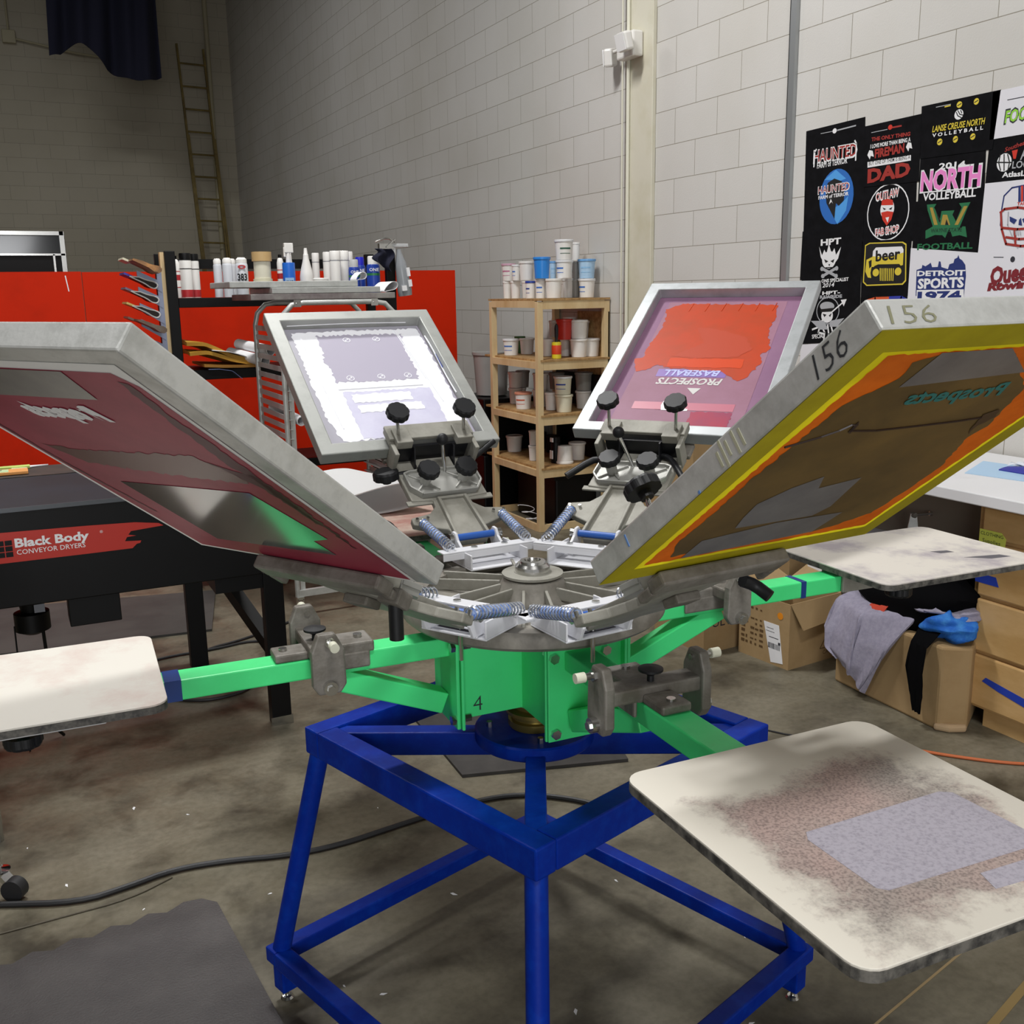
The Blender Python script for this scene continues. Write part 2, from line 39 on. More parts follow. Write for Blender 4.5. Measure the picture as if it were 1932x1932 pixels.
def block_mat(name,axis,col,mort,offy,offx,stain=None):
    m=bpy.data.materials.new(name); m.use_nodes=True; nt=m.node_tree;N=nt.nodes;L=nt.links; b=N['Principled BSDF']; b.inputs['Roughness'].default_value=.55
    b.inputs['Specular IOR Level'].default_value=.35
    tc=N.new('ShaderNodeTexCoord'); sp=N.new('ShaderNodeSeparateXYZ'); L.new(tc.outputs['Object'],sp.inputs[0])
    ax=N.new('ShaderNodeMath'); ax.operation='ADD'; ax.inputs[1].default_value=offx; L.new(sp.outputs[axis],ax.inputs[0])
    az=N.new('ShaderNodeMath'); az.operation='ADD'; az.inputs[1].default_value=offy; L.new(sp.outputs[2],az.inputs[0])
    cb=N.new('ShaderNodeCombineXYZ'); L.new(ax.outputs[0],cb.inputs[0]); L.new(az.outputs[0],cb.inputs[1])
    br=N.new('ShaderNodeTexBrick'); br.inputs['Scale'].default_value=1; br.inputs['Brick Width'].default_value=.4064; br.inputs['Row Height'].default_value=.2032
    br.inputs['Mortar Size'].default_value=.0021; br.inputs['Mortar Smooth'].default_value=.2
    L.new(cb.outputs[0],br.inputs['Vector'])
    c=lin(col); br.inputs['Color1'].default_value=c; br.inputs['Color2'].default_value=[x*.96 for x in c[:3]]+[1]; br.inputs['Mortar'].default_value=lin(mort)
    n=N.new('ShaderNodeTexNoise'); n.inputs['Scale'].default_value=.8; n.inputs['Detail'].default_value=6; L.new(tc.outputs['Object'],n.inputs['Vector'])
    r=N.new('ShaderNodeValToRGB'); r.color_ramp.elements[0].position=.3; r.color_ramp.elements[0].color=(.9,.89,.86,1); r.color_ramp.elements[1].position=.6; r.color_ramp.elements[1].color=(1,1,1,1)
    L.new(n.outputs['Fac'],r.inputs['Fac']); mx=N.new('ShaderNodeMix'); mx.data_type='RGBA'; mx.blend_type='MULTIPLY'; mx.inputs['Factor'].default_value=1
    L.new(br.outputs['Color'],mx.inputs['A']); L.new(r.outputs['Color'],mx.inputs['B']); L.new(mx.outputs['Result'],b.inputs['Base Color'])
    n2=N.new('ShaderNodeTexNoise'); n2.inputs['Scale'].default_value=120; L.new(tc.outputs['Object'],n2.inputs['Vector'])
    ma=N.new('ShaderNodeMath'); ma.operation='MULTIPLY_ADD'; ma.inputs[1].default_value=-3; L.new(br.outputs['Fac'],ma.inputs[0]); L.new(n2.outputs['Fac'],ma.inputs[2])
    bp=N.new('ShaderNodeBump'); bp.inputs['Strength'].default_value=.35; bp.inputs['Distance'].default_value=.002; L.new(ma.outputs[0],bp.inputs['Height']); L.new(bp.outputs[0],b.inputs['Normal'])
    return m
def floor_mat():
    m=bpy.data.materials.new('concrete'); m.use_nodes=True; nt=m.node_tree;N=nt.nodes;L=nt.links; b=N['Principled BSDF']; b.inputs['Specular IOR Level'].default_value=.35
    tc=N.new('ShaderNodeTexCoord')
    def ns(s,d,rough=.6,st=None,dist=0):
        n=N.new('ShaderNodeTexNoise'); n.inputs['Scale'].default_value=s; n.inputs['Detail'].default_value=d; n.inputs['Roughness'].default_value=rough; n.inputs['Distortion'].default_value=dist
        if st:
            mp=N.new('ShaderNodeMapping'); mp.inputs['Scale'].default_value=st; L.new(tc.outputs['Object'],mp.inputs[0]); L.new(mp.outputs[0],n.inputs['Vector'])
        else: L.new(tc.outputs['Object'],n.inputs['Vector'])
        return n
    def ramp(n,*st):
        r=N.new('ShaderNodeValToRGB'); e=r.color_ramp.elements
        while len(e)<len(st): e.new(.5)
        for i,(p,c) in enumerate(st): e[i].position=p; e[i].color=c if not isinstance(c,str) else lin(c)
        L.new(n.outputs['Fac'],r.inputs['Fac']); return r
    base=ramp(ns(1.6,10,.6,(1,1.6,1)),(.3,'#5a5447'),(.48,'#6f6959'),(.68,'#827c6c'))
    dark=ramp(ns(3.2,6,.55,None,.3),(.33,'#6f675a'),(.5,(1,1,1,1)))
    fine=ramp(ns(45,5),(.35,(.82,.82,.8,1)),(.6,(1,1,1,1)))
    spk=ramp(ns(70,2),(.74,(0,0,0,1)),(.77,(1,1,1,1)))
    def mul(a,b_,f=1,bt='MULTIPLY'):
        x=N.new('ShaderNodeMix'); x.data_type='RGBA'; x.blend_type=bt; x.inputs['Factor'].default_value=f; L.new(a,x.inputs['A']); L.new(b_,x.inputs['B']); return x.outputs['Result']
    o=mul(base.outputs[0],dark.outputs[0],.75); o=mul(o,fine.outputs[0]); L.new(o,b.inputs['Base Color'])
    rr=ramp(ns(5,5),(.35,(.35,.35,.35,1)),(.65,(.6,.6,.6,1))); L.new(rr.outputs[0],b.inputs['Roughness'])
    bp=N.new('ShaderNodeBump'); bp.inputs['Strength'].default_value=.15; bp.inputs['Distance'].default_value=.003; n=ns(30,6); L.new(n.outputs['Fac'],bp.inputs['Height']); L.new(bp.outputs[0],b.inputs['Normal'])
    return m
# ------------------------------------------------------------------ mesh builder
class G:
    def __init__(s): s.v=[]; s.f=[]; s.M=Matrix()
    def add(s,vs,fs):
        k=len(s.v); s.v+=[tuple(s.M@Vector(p)) for p in vs]; s.f+=[[i+k for i in f] for f in fs]; return s
    def box(s,x0,x1,y0,y1,z0,z1):
        return s.add([(x0,y0,z0),(x1,y0,z0),(x1,y1,z0),(x0,y1,z0),(x0,y0,z1),(x1,y0,z1),(x1,y1,z1),(x0,y1,z1)],[(0,3,2,1),(4,5,6,7),(0,1,5,4),(1,2,6,5),(2,3,7,6),(3,0,4,7)])
    def prism(s,p,z0,z1):
        n=len(p)
        if sum(p[i][0]*p[(i+1)%n][1]-p[(i+1)%n][0]*p[i][1] for i in range(n))<0: p=p[::-1]
        return s.add([(x,y,z0) for x,y in p]+[(x,y,z1) for x,y in p],[list(range(n))[::-1],list(range(n,2*n))]+[(i,(i+1)%n,n+(i+1)%n,n+i) for i in range(n)])
    def bar(s,a,b,w,h,up=(0,0,1)):
        a=Vector(a);b=Vector(b);d=(b-a).normalized();u=Vector(up); x=d.cross(u)
        if x.length<1e-4: x=d.cross(Vector((1,0,0)))
        x.normalize(); u=x.cross(d)
        vs=[e+x*(w/2*i)+u*(h/2*j) for e in (a,b) for i,j in ((-1,-1),(1,-1),(1,1),(-1,1))]
        return s.add(vs,[(0,1,2,3),(7,6,5,4),(0,4,5,1),(1,5,6,2),(2,6,7,3),(3,7,4,0)])
    def cyl(s,a,b,r,r2=None,n=20):
        r2=r if r2 is None else r2; a=Vector(a);b=Vector(b);d=(b-a).normalized();x=d.orthogonal().normalized();y=d.cross(x)
        vs=[a+(x*math.cos(t)+y*math.sin(t))*r for t in (2*PI*i/n for i in range(n))]+[b+(x*math.cos(t)+y*math.sin(t))*r2 for t in (2*PI*i/n for i in range(n))]
        return s.add(vs,[list(range(n))[::-1],list(range(n,2*n))]+[(i,(i+1)%n,n+(i+1)%n,n+i) for i in range(n)])
    def tube(s,pts,r,n=8,smooth=0,closed=False):
        P=[Vector(p) for p in pts]
        for _ in range(smooth):
            Q=[P[0]]
            for i in range(len(P)-1): Q+=[P[i]*.75+P[i+1]*.25,P[i]*.25+P[i+1]*.75]
            P=Q+[P[-1]]
        m=len(P); vs=[]; x=None
        for i,p in enumerate(P):
            if closed: d=(P[(i+1)%m]-P[i-1]).normalized()
            else: d=(P[min(i+1,m-1)]-P[max(i-1,0)]).normalized()
            x=d.orthogonal().normalized() if x is None else (x-d*x.dot(d)).normalized()
            y=d.cross(x); vs+=[p+(x*math.cos(2*PI*k/n)+y*math.sin(2*PI*k/n))*r for k in range(n)]
        fs=[(i*n+k,i*n+(k+1)%n,((i+1)%m)*n+(k+1)%n,((i+1)%m)*n+k) for i in range(m if closed else m-1) for k in range(n)]
        if not closed: fs+=[list(range(n))[::-1],list(range((m-1)*n,m*n))]
        return s.add(vs,fs)
    def lathe(s,pr,n=24,c=(0,0,0)):
        m=len(pr); vs=[(c[0]+r*math.cos(2*PI*k/n),c[1]+r*math.sin(2*PI*k/n),c[2]+z) for r,z in pr for k in range(n)]
        fs=[(i*n+k,i*n+(k+1)%n,(i+1)*n+(k+1)%n,(i+1)*n+k) for i in range(m-1) for k in range(n)]
        fs+=[list(range(n))[::-1],list(range((m-1)*n,m*n))]
        return s.add(vs,fs)
    def sph(s,c,r,n=16):
        return s.lathe([(r*math.sin(PI*i/10)+1e-5,-r*math.cos(PI*i/10)) for i in range(11)],n,c)
    def ring(s,c,r,th,z0,z1,n=40,sy=1):
        vs=[(c[0]+q*math.cos(2*PI*k/n),c[1]+sy*q*math.sin(2*PI*k/n),z) for z in (z0,z1) for q in (r-th,r) for k in range(n)]
        fs=[]
        for k in range(n):
            j=(k+1)%n; a,b,c2,d=k,n+k,2*n+k,3*n+k; a2,b2,c3,d2=j,n+j,2*n+j,3*n+j
            fs+=[(a,a2,b2,b),(c2,d,d2,c3),(b,b2,d2,d),(a,c2,c3,a2)]
        return s.add(vs,fs)
    def grid(s,fn,nu,nv):
        vs=[fn(i/nu,j/nv) for j in range(nv+1) for i in range(nu+1)]
        return s.add(vs,[(j*(nu+1)+i,j*(nu+1)+i+1,(j+1)*(nu+1)+i+1,(j+1)*(nu+1)+i) for j in range(nv) for i in range(nu)])
def tagp(o,label=None,cat=None,group=None,kind=None):
    if label: o['label']=label
    if cat: o['category']=cat
    if group: o['group']=group
    if kind: o['kind']=kind
    return o
def link(o,parent=None,M=None):
    COL.objects.link(o)
    if parent: o.parent=parent
    if M is not None: o.matrix_basis=M
    return o
def mk(name,g,m,parent=None,M=None,bevel=0,smooth=False,solid=0,sub=0):
    me=bpy.data.meshes.new(name); me.from_pydata([tuple(v) for v in g.v],[],g.f); me.materials.append(m); 
    if solid==0:
        bm=bmesh.new(); bm.from_mesh(me); bmesh.ops.recalc_face_normals(bm,faces=bm.faces); bm.to_mesh(me); bm.free()
    o=bpy.data.objects.new(name,me); link(o,parent,M)
    if sub: d=o.modifiers.new('s','SUBSURF'); d.levels=sub; d.render_levels=sub
    if solid: d=o.modifiers.new('t','SOLIDIFY'); d.thickness=solid; d.offset=0
    if bevel: d=o.modifiers.new('b','BEVEL'); d.width=bevel; d.segments=2; d.limit_method='ANGLE'; d.angle_limit=.6
    if smooth:
        for p in me.polygons: p.use_smooth=True
        if not sub: d=o.modifiers.new('e','EDGE_SPLIT'); d.split_angle=.7
    return o
def empty(name,loc=(0,0,0),label=None,cat=None,group=None,rz=0,M=None):
    o=bpy.data.objects.new(name,None); o.empty_display_size=.05; COL.objects.link(o)
    if M is not None: o.matrix_basis=M
    else: o.location=loc; o.rotation_euler=(0,0,rz)
    return tagp(o,label,cat,group)
def copy_tree(o,parent=None):
    c=o.copy(); COL.objects.link(c); c.parent=parent
    for ch in list(o.children): copy_tree(ch,c)
    return c
def T3(x,y,z): return Matrix.Translation((x,y,z))
def textg(s,h=1,bold=0,shear=0,w=None):
    cu=bpy.data.curves.new('t','FONT'); cu.body=s; cu.size=1; cu.offset=bold; cu.shear=shear; cu.resolution_u=2
    o=bpy.data.objects.new('t',cu); COL.objects.link(o)
    dg=bpy.context.evaluated_depsgraph_get(); me=bpy.data.meshes.new_from_object(o.evaluated_get(dg))
    vs=[v.co.copy() for v in me.vertices]; fs=[list(p.vertices) for p in me.polygons]
    bpy.data.objects.remove(o); bpy.data.curves.remove(cu); bpy.data.meshes.remove(me)
    x0=min(v.x for v in vs);x1=max(v.x for v in vs);y1=max(v.y for v in vs)
    sy=h/y1; sx=(w/(x1-x0)) if w else sy
    g=G(); g.v=[((v.x-x0)*sx,v.y*sy,0) for v in vs]; g.f=fs; return g
def text(name,s,m,parent,M,h,w=None,bold=0,shear=0):
    g=textg(s,h,bold,shear,w); me=bpy.data.meshes.new(name); me.from_pydata(g.v,[],g.f); me.materials.append(m)
    o=bpy.data.objects.new(name,me); return link(o,parent,M)
# ------------------------------------------------------------------ palette
alu=mat('cast_aluminium','#98968d',.58,.15,'#858379',14,.45,.15,120)
alu_d=mat('grimy_casting','#827e77',.55,.15,'#5f5a51',14,.48,.25,80)
tube_al=mat('frame_aluminium','#c4c6c3',.42,.45,'#a9aaa6',12,.42,.1,150,stretch=(1,1,1))
steel=mat('bright_steel','#c9c9c6',.22,1)
black=mat('black_plastic','#17181b',.5,0,bump=.08,spec=.35)
blackm=mat('black_metal','#050506',.45,0,spec=.25)
white_p=mat('white_powder_coat','#dcdde2',.4)
green=mat('green_paint','#46e386',.42,0,'#3dd67a',5,.4,bump=.05)
blue=mat('blue_paint','#02278c',.45,0,'#04349c',26,.42,.12,70,spec=.15)
wood=mat('pine','#d6be92',.55,0,'#c2a374',5,.45,.1,40,stretch=(1,1,.25))
osb=mat('osb_board','#b3905f',.65,0,'#8d6a3e',30,.48,.2,60)
card=mat('cardboard','#a58a62',.8,0,'#957a52',4,.42)
red=mat('red_paint','#c62606',.6,0,'#ae2207',1.5,.42,spec=.12)
wht=mat('white_plastic','#e4e2de',.35)
paper=mat('white_paper','#e8e8ea',.7)
tapeb=mat('blue_masking_tape','#1f3fb0',.6)
pal=dict(white='#e6e6e8',red='#c8301e',redd='#9c2a22',black='#0c0c0d',grey='#a9abb0',dark='#2a2a33',blue='#2467b8',bluel='#4d9be0',yellow='#d8c23c',orange='#d2552a',blue2='#2c38a0',pink='#e684c6',green='#1d6b42',greend='#123f2a',gold='#a38a3a',navy='#1e2f6e',lime='#8fce3c',maroon='#7a1a24')
PM={k:mat('print_'+k,v,.7) for k,v in pal.items()}
# ------------------------------------------------------------------ room
def struct(name,g,m,parent=None,**k):
    o=mk(name,g,m,parent,**k)
    if not parent: o['kind']='structure'
    return o
struct('floor',G().box(-9,3.8,-5,17.5,-.1,0),floor_mat())
wr=block_mat('painted_block_right',1,'#cfcdc9','#8f8a7e',-.0668,-5.326+40*.4064+.2032,1)
wb=block_mat('painted_block_back',0,'#b9b3a2','#8f8a7e',-.0668,20*.4064)
struct('wall_right',G().box(3.8,4.0,-5,17.7,0,8),wr)
struct('wall_back',G().box(-9,3.8,17.5,17.7,0,8),wb)
struct('wall_left',G().box(-9.2,-9,-5,17.7,0,8),mat('dull_wall','#8c877c',.7))
struct('wall_front',G().box(-9,3.8,-5.2,-5,0,8),mat('dull_wall','#8c877c',.7))
struct('ceiling',G().box(-9,3.8,-5,17.5,8,8.2),mat('dark_ceiling','#6b6a66',.8))
pil=mat('cream_paint','#d2cebd',.5,0,'#c6c1a8',2,.42,.1,30)
struct('trim_1',G().box(3.772,3.8,5.53,5.80,0,8),pil,bevel=.004)          # pilaster beside the emergency light
struct('trim_2',G().cyl((3.76,5.785,0),(3.76,5.785,7.9),.012).cyl((3.765,5.86,0),(3.765,5.86,7.9),.006),mat('painted_conduit','#d9d7c6',.4),smooth=True)
struct('trim_3',G().box(3.778,3.8,4.27,4.312,0,8),mat('galvanised_strip','#a9acae',.35,.6))
struct('trim_4',G().box(3.782,3.8,4.316,4.322,0,8),blackm)
struct('trim_5',G().cyl((3.45,17.42,0),(3.45,17.42,8),.035),mat('drab_conduit','#b3ac90',.5),smooth=True)
# ------------------------------------------------------------------ emergency light on the pilaster
e=empty('emergency_light',(3.74,5.72,3.06),'white twin-head emergency light mounted high on the pilaster','light')
mk('housing',G().box(-.05,.03,-.09,.10,0,.15),wht,e,bevel=.012)
for nm,M_ in (('a',T3(-.10,-.075,.075)@Matrix.Rotation(-.25,4,'Y')),('b',T3(-.02,.215,.045)@Matrix.Rotation(-.9,4,'Z')@Matrix.Rotation(.2,4,'X'))):
    l=mk('lamp_head',G().box(-.03,.03,-.055,.055,-.055,.055),wht,e,M_,bevel=.014); mk('lens',G().box(-.036,-.030,-.05,.05,-.05,.05),mat('clear_lens','#f2f2f2',.08,0,coat=1),l,bevel=.002)
mk('neck',G().cyl((-.02,.1,.07),(-.02,.2,.07),.012),wht,e)
# ------------------------------------------------------------------ far end
def ladder():
    e=empty('extension_ladder',(0,0,0),'old wooden extension ladder leaning on the dim back wall','ladder')
    wd=mat('aged_ladder_wood','#8c7a40',.6,0,'#6d5c2e',4)
    def pt(x,z): return (x,17.42-(5.5-z)*.06,z)
    for x0,x1,z0,z1 in ((2.98,3.10,5.5,1.7),(3.38,3.50,5.45,1.7),(3.04,3.20,4.15,0),(3.44,3.62,4.1,0)):
        mk('rail',G().bar(pt(x0,z0),pt(x1,z1),.03,.05,(0,1,0)),wd,e)
    n=0
    for i in range(15):
        z=5.22-i*.34; x=2.99+(5.5-z)*.037
        mk('rung',G().cyl(pt(x,z),pt(x+.40,z-.01),.014,n=8),wd,e)
ladder()
def cloth():
    nv=mat('navy_canvas','#0b0e26',.9)
    def f(u,v):
        x=.98+u*1.38; top=7.9; bot=4.62+.12*math.sin(u*5+.6)-.10*math.sin(PI*u)*u-(.14 if .1<u<.5 else 0)*math.sin((u-.1)/.4*PI)*-1
        z=top+(bot-top)*v; return (x+(1-v)*.12*(1-u)*1.2,15.0+.10*math.sin(u*14)*v+.05*math.sin(u*31+v*3),z)
    tagp(mk('hanging_tarp',G().grid(f,60,24),nv,solid=.008,smooth=True),'dark navy canvas sheet hanging high in front of the back wall','sheet')
cloth()
e=empty('junction_box',(.62,17.44,5.4),'small grey junction box with conduit high on the back wall','junction box')
mk('box_body',G().box(-.09,.09,-.03,.055,-.09,.09),mat('drab_conduit','#b3ac90',.5),e,bevel=.01)
mk('conduit',G().tube([(.09,-.02,-.03),(.9,-.02,-.16),(1.5,-.02,-.2)],.015,8),mat('drab_conduit','#b3ac90',.5),e,smooth=True)
mk('conduit',G().cyl((0,-.02,.09),(0,-.02,2.4),.015,n=8),mat('drab_conduit','#b3ac90',.5),e,smooth=True)
e=empty('black_cabinet',(-.6,9,0),'tall black cabinet with silver edging behind the red partition','cabinet')
mk('cabinet_body',G().box(-.8,1.16,.02,.9,0,2.15),blackm,e)
mk('silver_frame',G().box(-.8,1.15,-.02,.02,2.135,2.165).box(1.12,1.155,-.02,.02,1.84,2.165).box(-.8,1.15,-.02,.02,1.98,1.995).box(1.06,1.075,-.02,.02,0,1.99),steel,e)
mk('dark_panel',G().box(-.8,1.12,-.005,.02,1.995,2.13),mat('dark_gloss','#10161c',.12,0,coat=1),e)
# ------------------------------------------------------------------ red partition
e=empty('red_partition',(0,7.3,0),'tall red painted panel partition behind the black shelf unit','partition')
mk('panel',G().box(-2.2,.53,0,.03,0,1.815),red,e); mk('panel',G().box(.534,3.185,0,.03,0,1.812),red,e)
mk('scratch',G().prism([(.43,1.79),(.437,1.79),(.449,1.69),(.443,1.69)],0,.001),paper,e,Matrix.Rotation(PI/2,4,'X'))
# dark bits between partition and shelf
e=empty('grey_bin',(3.42,7.18,0),'pale grey plastic bin standing on black crates left of the wooden shelf','bin')
mk('bin_body',G().lathe([(.12,0),(.14,.3),(.15,.31),(.15,.33),(.13,.33)],20,(0,0,.86)),mat('translucent_grey','#9b9a97',.4),e,smooth=True)
e=empty('black_crate',(3.42,7.2,0),'stack of black plastic crates behind the wooden shelf','crate')
mk('crate_body',G().box(-.2,.3,-.28,.28,0,.42),blackm,e,bevel=.01); mk('crate_body',G().box(-.19,.29,-.27,.27,.425,.85),blackm,e,bevel=.01)
# ------------------------------------------------------------------ wooden shelf
SX0,SX1,SY0,SY1=3.225,3.79,6.04,6.79
ws=empty('wooden_shelf',(0,0,0),'home-built pine and chipboard shelving unit full of ink tubs against the block wall','shelf')
pw=.042
for x in (SX0,SX1-pw):
    for y in (SY0,SY1-pw): mk('post',G().box(x,x+pw,y,y+pw,0,1.575),wood,ws,bevel=.002)
ZS=[.45,.815,1.19,1.595]
for z in ZS:
    top=z>1.5
    mk('board',G().box(SX0-(0 if top else -.02),SX1,SY0-.005,SY1+.01+(0 if top else .12),z-.014,z),osb,ws)
    mk('rail',G().box(SX0+pw,SX1-pw,SY0,SY0+.02,z-.07,z-.014),wood,ws); mk('rail',G().box(SX0,SX0+.02,SY0+pw,SY1-pw,z-.06,z-.014),wood,ws)
mk('rail',G().box(SX0,SX0+.02,SY0+pw,SY1-pw,0,.05),wood,ws); mk('rail',G().box(SX0+pw,SX1-pw,SY0,SY0+.02,0,.05),wood,ws); mk('rail',G().box(SX0+pw,SX1-pw,SY1-.02,SY1,0,.05),wood,ws)
mk('back_panel',G().box(SX1-.012,SX1-.002,SY0,SY0+.42,.9,1.5),osb,ws)
# ink tubs
TC={'w':('white',None),'db':('white','#1c3a8c'),'bl':('white','#3a6fc0'),'pk':('white','#b9708f'),'lb':('pale blue stained','#8fbfe6'),'g':('grey translucent',None),'k':('black',None),'b':('bright blue',None),'R':('red',None),'G':('green',None),'o':('white','#c85a3c'),'y':('cream',None),'ybl':('cream','#33489c'),'gr':('white','#2c5a48')}
TM={'white':wht,'pale blue stained':mat('pale_blue_tub','#a9cbe8',.35),'grey translucent':mat('grey_tub','#8f8e8a',.4),'black':blackm,'bright blue':mat('blue_tub','#2c86dc',.35),'red':mat('red_tub','#b4271c',.4),'green':mat('green_tub','#2c5f24',.5),'cream':mat('cream_tub','#dcd9c2',.4)}
protos={}
def tub(spec,label,flip=False):
    X,Y,z,r,h,k=spec; colr,band=TC[k]
    key=(k,)
    e=empty('ink_tub',(X,Y,z+.001),label,'tub','ink tubs on the wooden shelf',rz=rnd.uniform(-.6,.6))
    if key not in protos:
        R=1.0; H=1.0
        body=G().lathe([(.82,0),(.84,.01),(.96,.86),(1.0,.87),(1.0,.9),(.93,.9)],24)
        lid=G().lathe([(1.03,.88),(1.05,.9),(1.05,.985),(1.02,1.0),(.93,1.0),(.9,.97),(.001,.97)],24)
        lab=None
        if band:
            n=10; lab=G()
            a0,a1=PI+.05,PI+1.35; 
            for zz0,zz1 in ((.52,.6),(.3,.33)):
                lab.add([((.84+.12*zz/.86+.012)*math.cos(a0+(a1-a0)*i/n),(.84+.12*zz/.86+.012)*math.sin(a0+(a1-a0)*i/n),zz) for zz in (zz0,zz1) for i in range(n+1)],[(i,i+1,n+2+i,n+1+i) for i in range(n)])
        protos[key]=(body,lid,lab)
    body,lid,lab=protos[key]
    S=Matrix.Diagonal((r,r,h,1))
    if flip: S=T3(0,0,h)@Matrix.Diagonal((r,r,-h,1))
    me=tub_mesh.get(key)
    if me is None:
        a=mk('tub_body',body,TM[colr],e,S,smooth=True)
        lm=TM[colr] if not band else mat('lid_'+k,{'pk':'#c9a0b4','o':'#cf8a70','db':'#24439c','lb':'#6fa6dc'}.get(k,'#dfe0e2'),.35)
        b_=mk('lid',lid,lm,e,S,smooth=True); c=mk('label_band',lab,mat('lab_'+k,band,.5),e,S) if lab else None
        tub_mesh[key]=(a,b_,c)
    else:
        for s_ in me:
            if s_:
                o=s_.copy(); COL.objects.link(o); o.parent=e; o.matrix_basis=S
    return e
tub_mesh={}
names=['bottom board','third board','second board','top board']
ordn='first second third fourth fifth sixth seventh eighth ninth tenth eleventh twelfth'.split()
rows={}
for t in T['buckets']:
    s=max(i for i,z in enumerate(ZS) if t[2]>=z-.01); tier=round((t[2]-ZS[s])/.126); rows.setdefault((s,tier),[]).append(t)
for (s,tier),l in rows.items():
    l.sort(key=lambda t:t[0]/t[1]); 
    for i,t in enumerate(l):
        colr,band=TC[t[5]]; bt={'db':' with dark blue lid','bl':' with blue label','pk':' with pinkish lid','o':' with orange-stained rim','ybl':' with blue label','gr':' with green label','lb':' with blue-edged lid'}.get(t[5],'')
        tub(t,f'{colr} tub{bt}, {ordn[i]} from left, {["lower","upper","topmost"][tier]} row, {names[s]} of shelf')
tub(T['updown'],'white tub standing upside down on the bottom board of the wooden shelf',True)
j=T['jar']; e=empty('black_jar',(j[0],j[1],j[2]+.001),'tall black ink jar with white label on the bottom board of the wooden shelf','jar')
mk('jar_body',G().lathe([(.034,0),(.036,.01),(.036,.13),(.03,.145)],20),blackm,e,smooth=True); mk('cap',G().lathe([(.033,.145),(.033,.185),(.001,.187)],20),blackm,e,smooth=True)
mk('label_patch',G().box(-.038,-.030,-.018,.018,.03,.09),paper,e); mk('label_patch',G().box(-.036,-.028,-.018,.018,.15,.18),paper,e)
r_=T['roller']; e=empty('lint_roller',(r_[0],r_[1],r_[2]+.001),'yellow and orange wrapped lint roller with black handle upright on the second board','lint roller')
mk('roll',G().lathe([(.03,0),(.033,.002),(.033,.11),(.02,.112)],20),mat('roller_yellow','#d8c62c',.4),e,smooth=True)
mk('wrapper_band',G().lathe([(.0335,.03),(.0338,.031),(.0338,.09),(.0335,.091)],20),mat('roller_orange','#d0421f',.4),e,smooth=True)
mk('handle',G().lathe([(.012,.112),(.009,.13),(.013,.15),(.014,.2),(.011,.225),(.002,.235)],14),black,e,smooth=True)
# things under the shelf
e=empty('black_tote',(3.5,6.42,0.0),'black plastic tote pushed under the bottom board of the wooden shelf','tote')
mk('tote_body',G().box(-.1,.24,-.3,.3,0.002,.36),blackm,e,bevel=.015); mk('rim',G().box(-.12,.25,-.32,.32,.34,.37),blackm,e,bevel=.006)
e=empty('black_backdrop',(3.76,6.42,.46),'flat black panels behind the lower tubs of the shelf','sheet')
mk('sheet_panel',G().box(-.002,.004,-.36,.36,.0,.34),blackm,e); mk('sheet_panel',G().box(-.002,.004,-.36,.36,.366,.60),blackm,e)  # flat black panels fill the black area behind the lower tubs
tagp(mk('wire_coil',G().tube([(3.3+.05*math.cos(a),6.25+.06*math.sin(a)+.01*a,.03+.006*a) for a in [i*.4 for i in range(40)]],.003,6),paper,smooth=True),'loose coil of pale wire on the floor under the wooden shelf','wire')
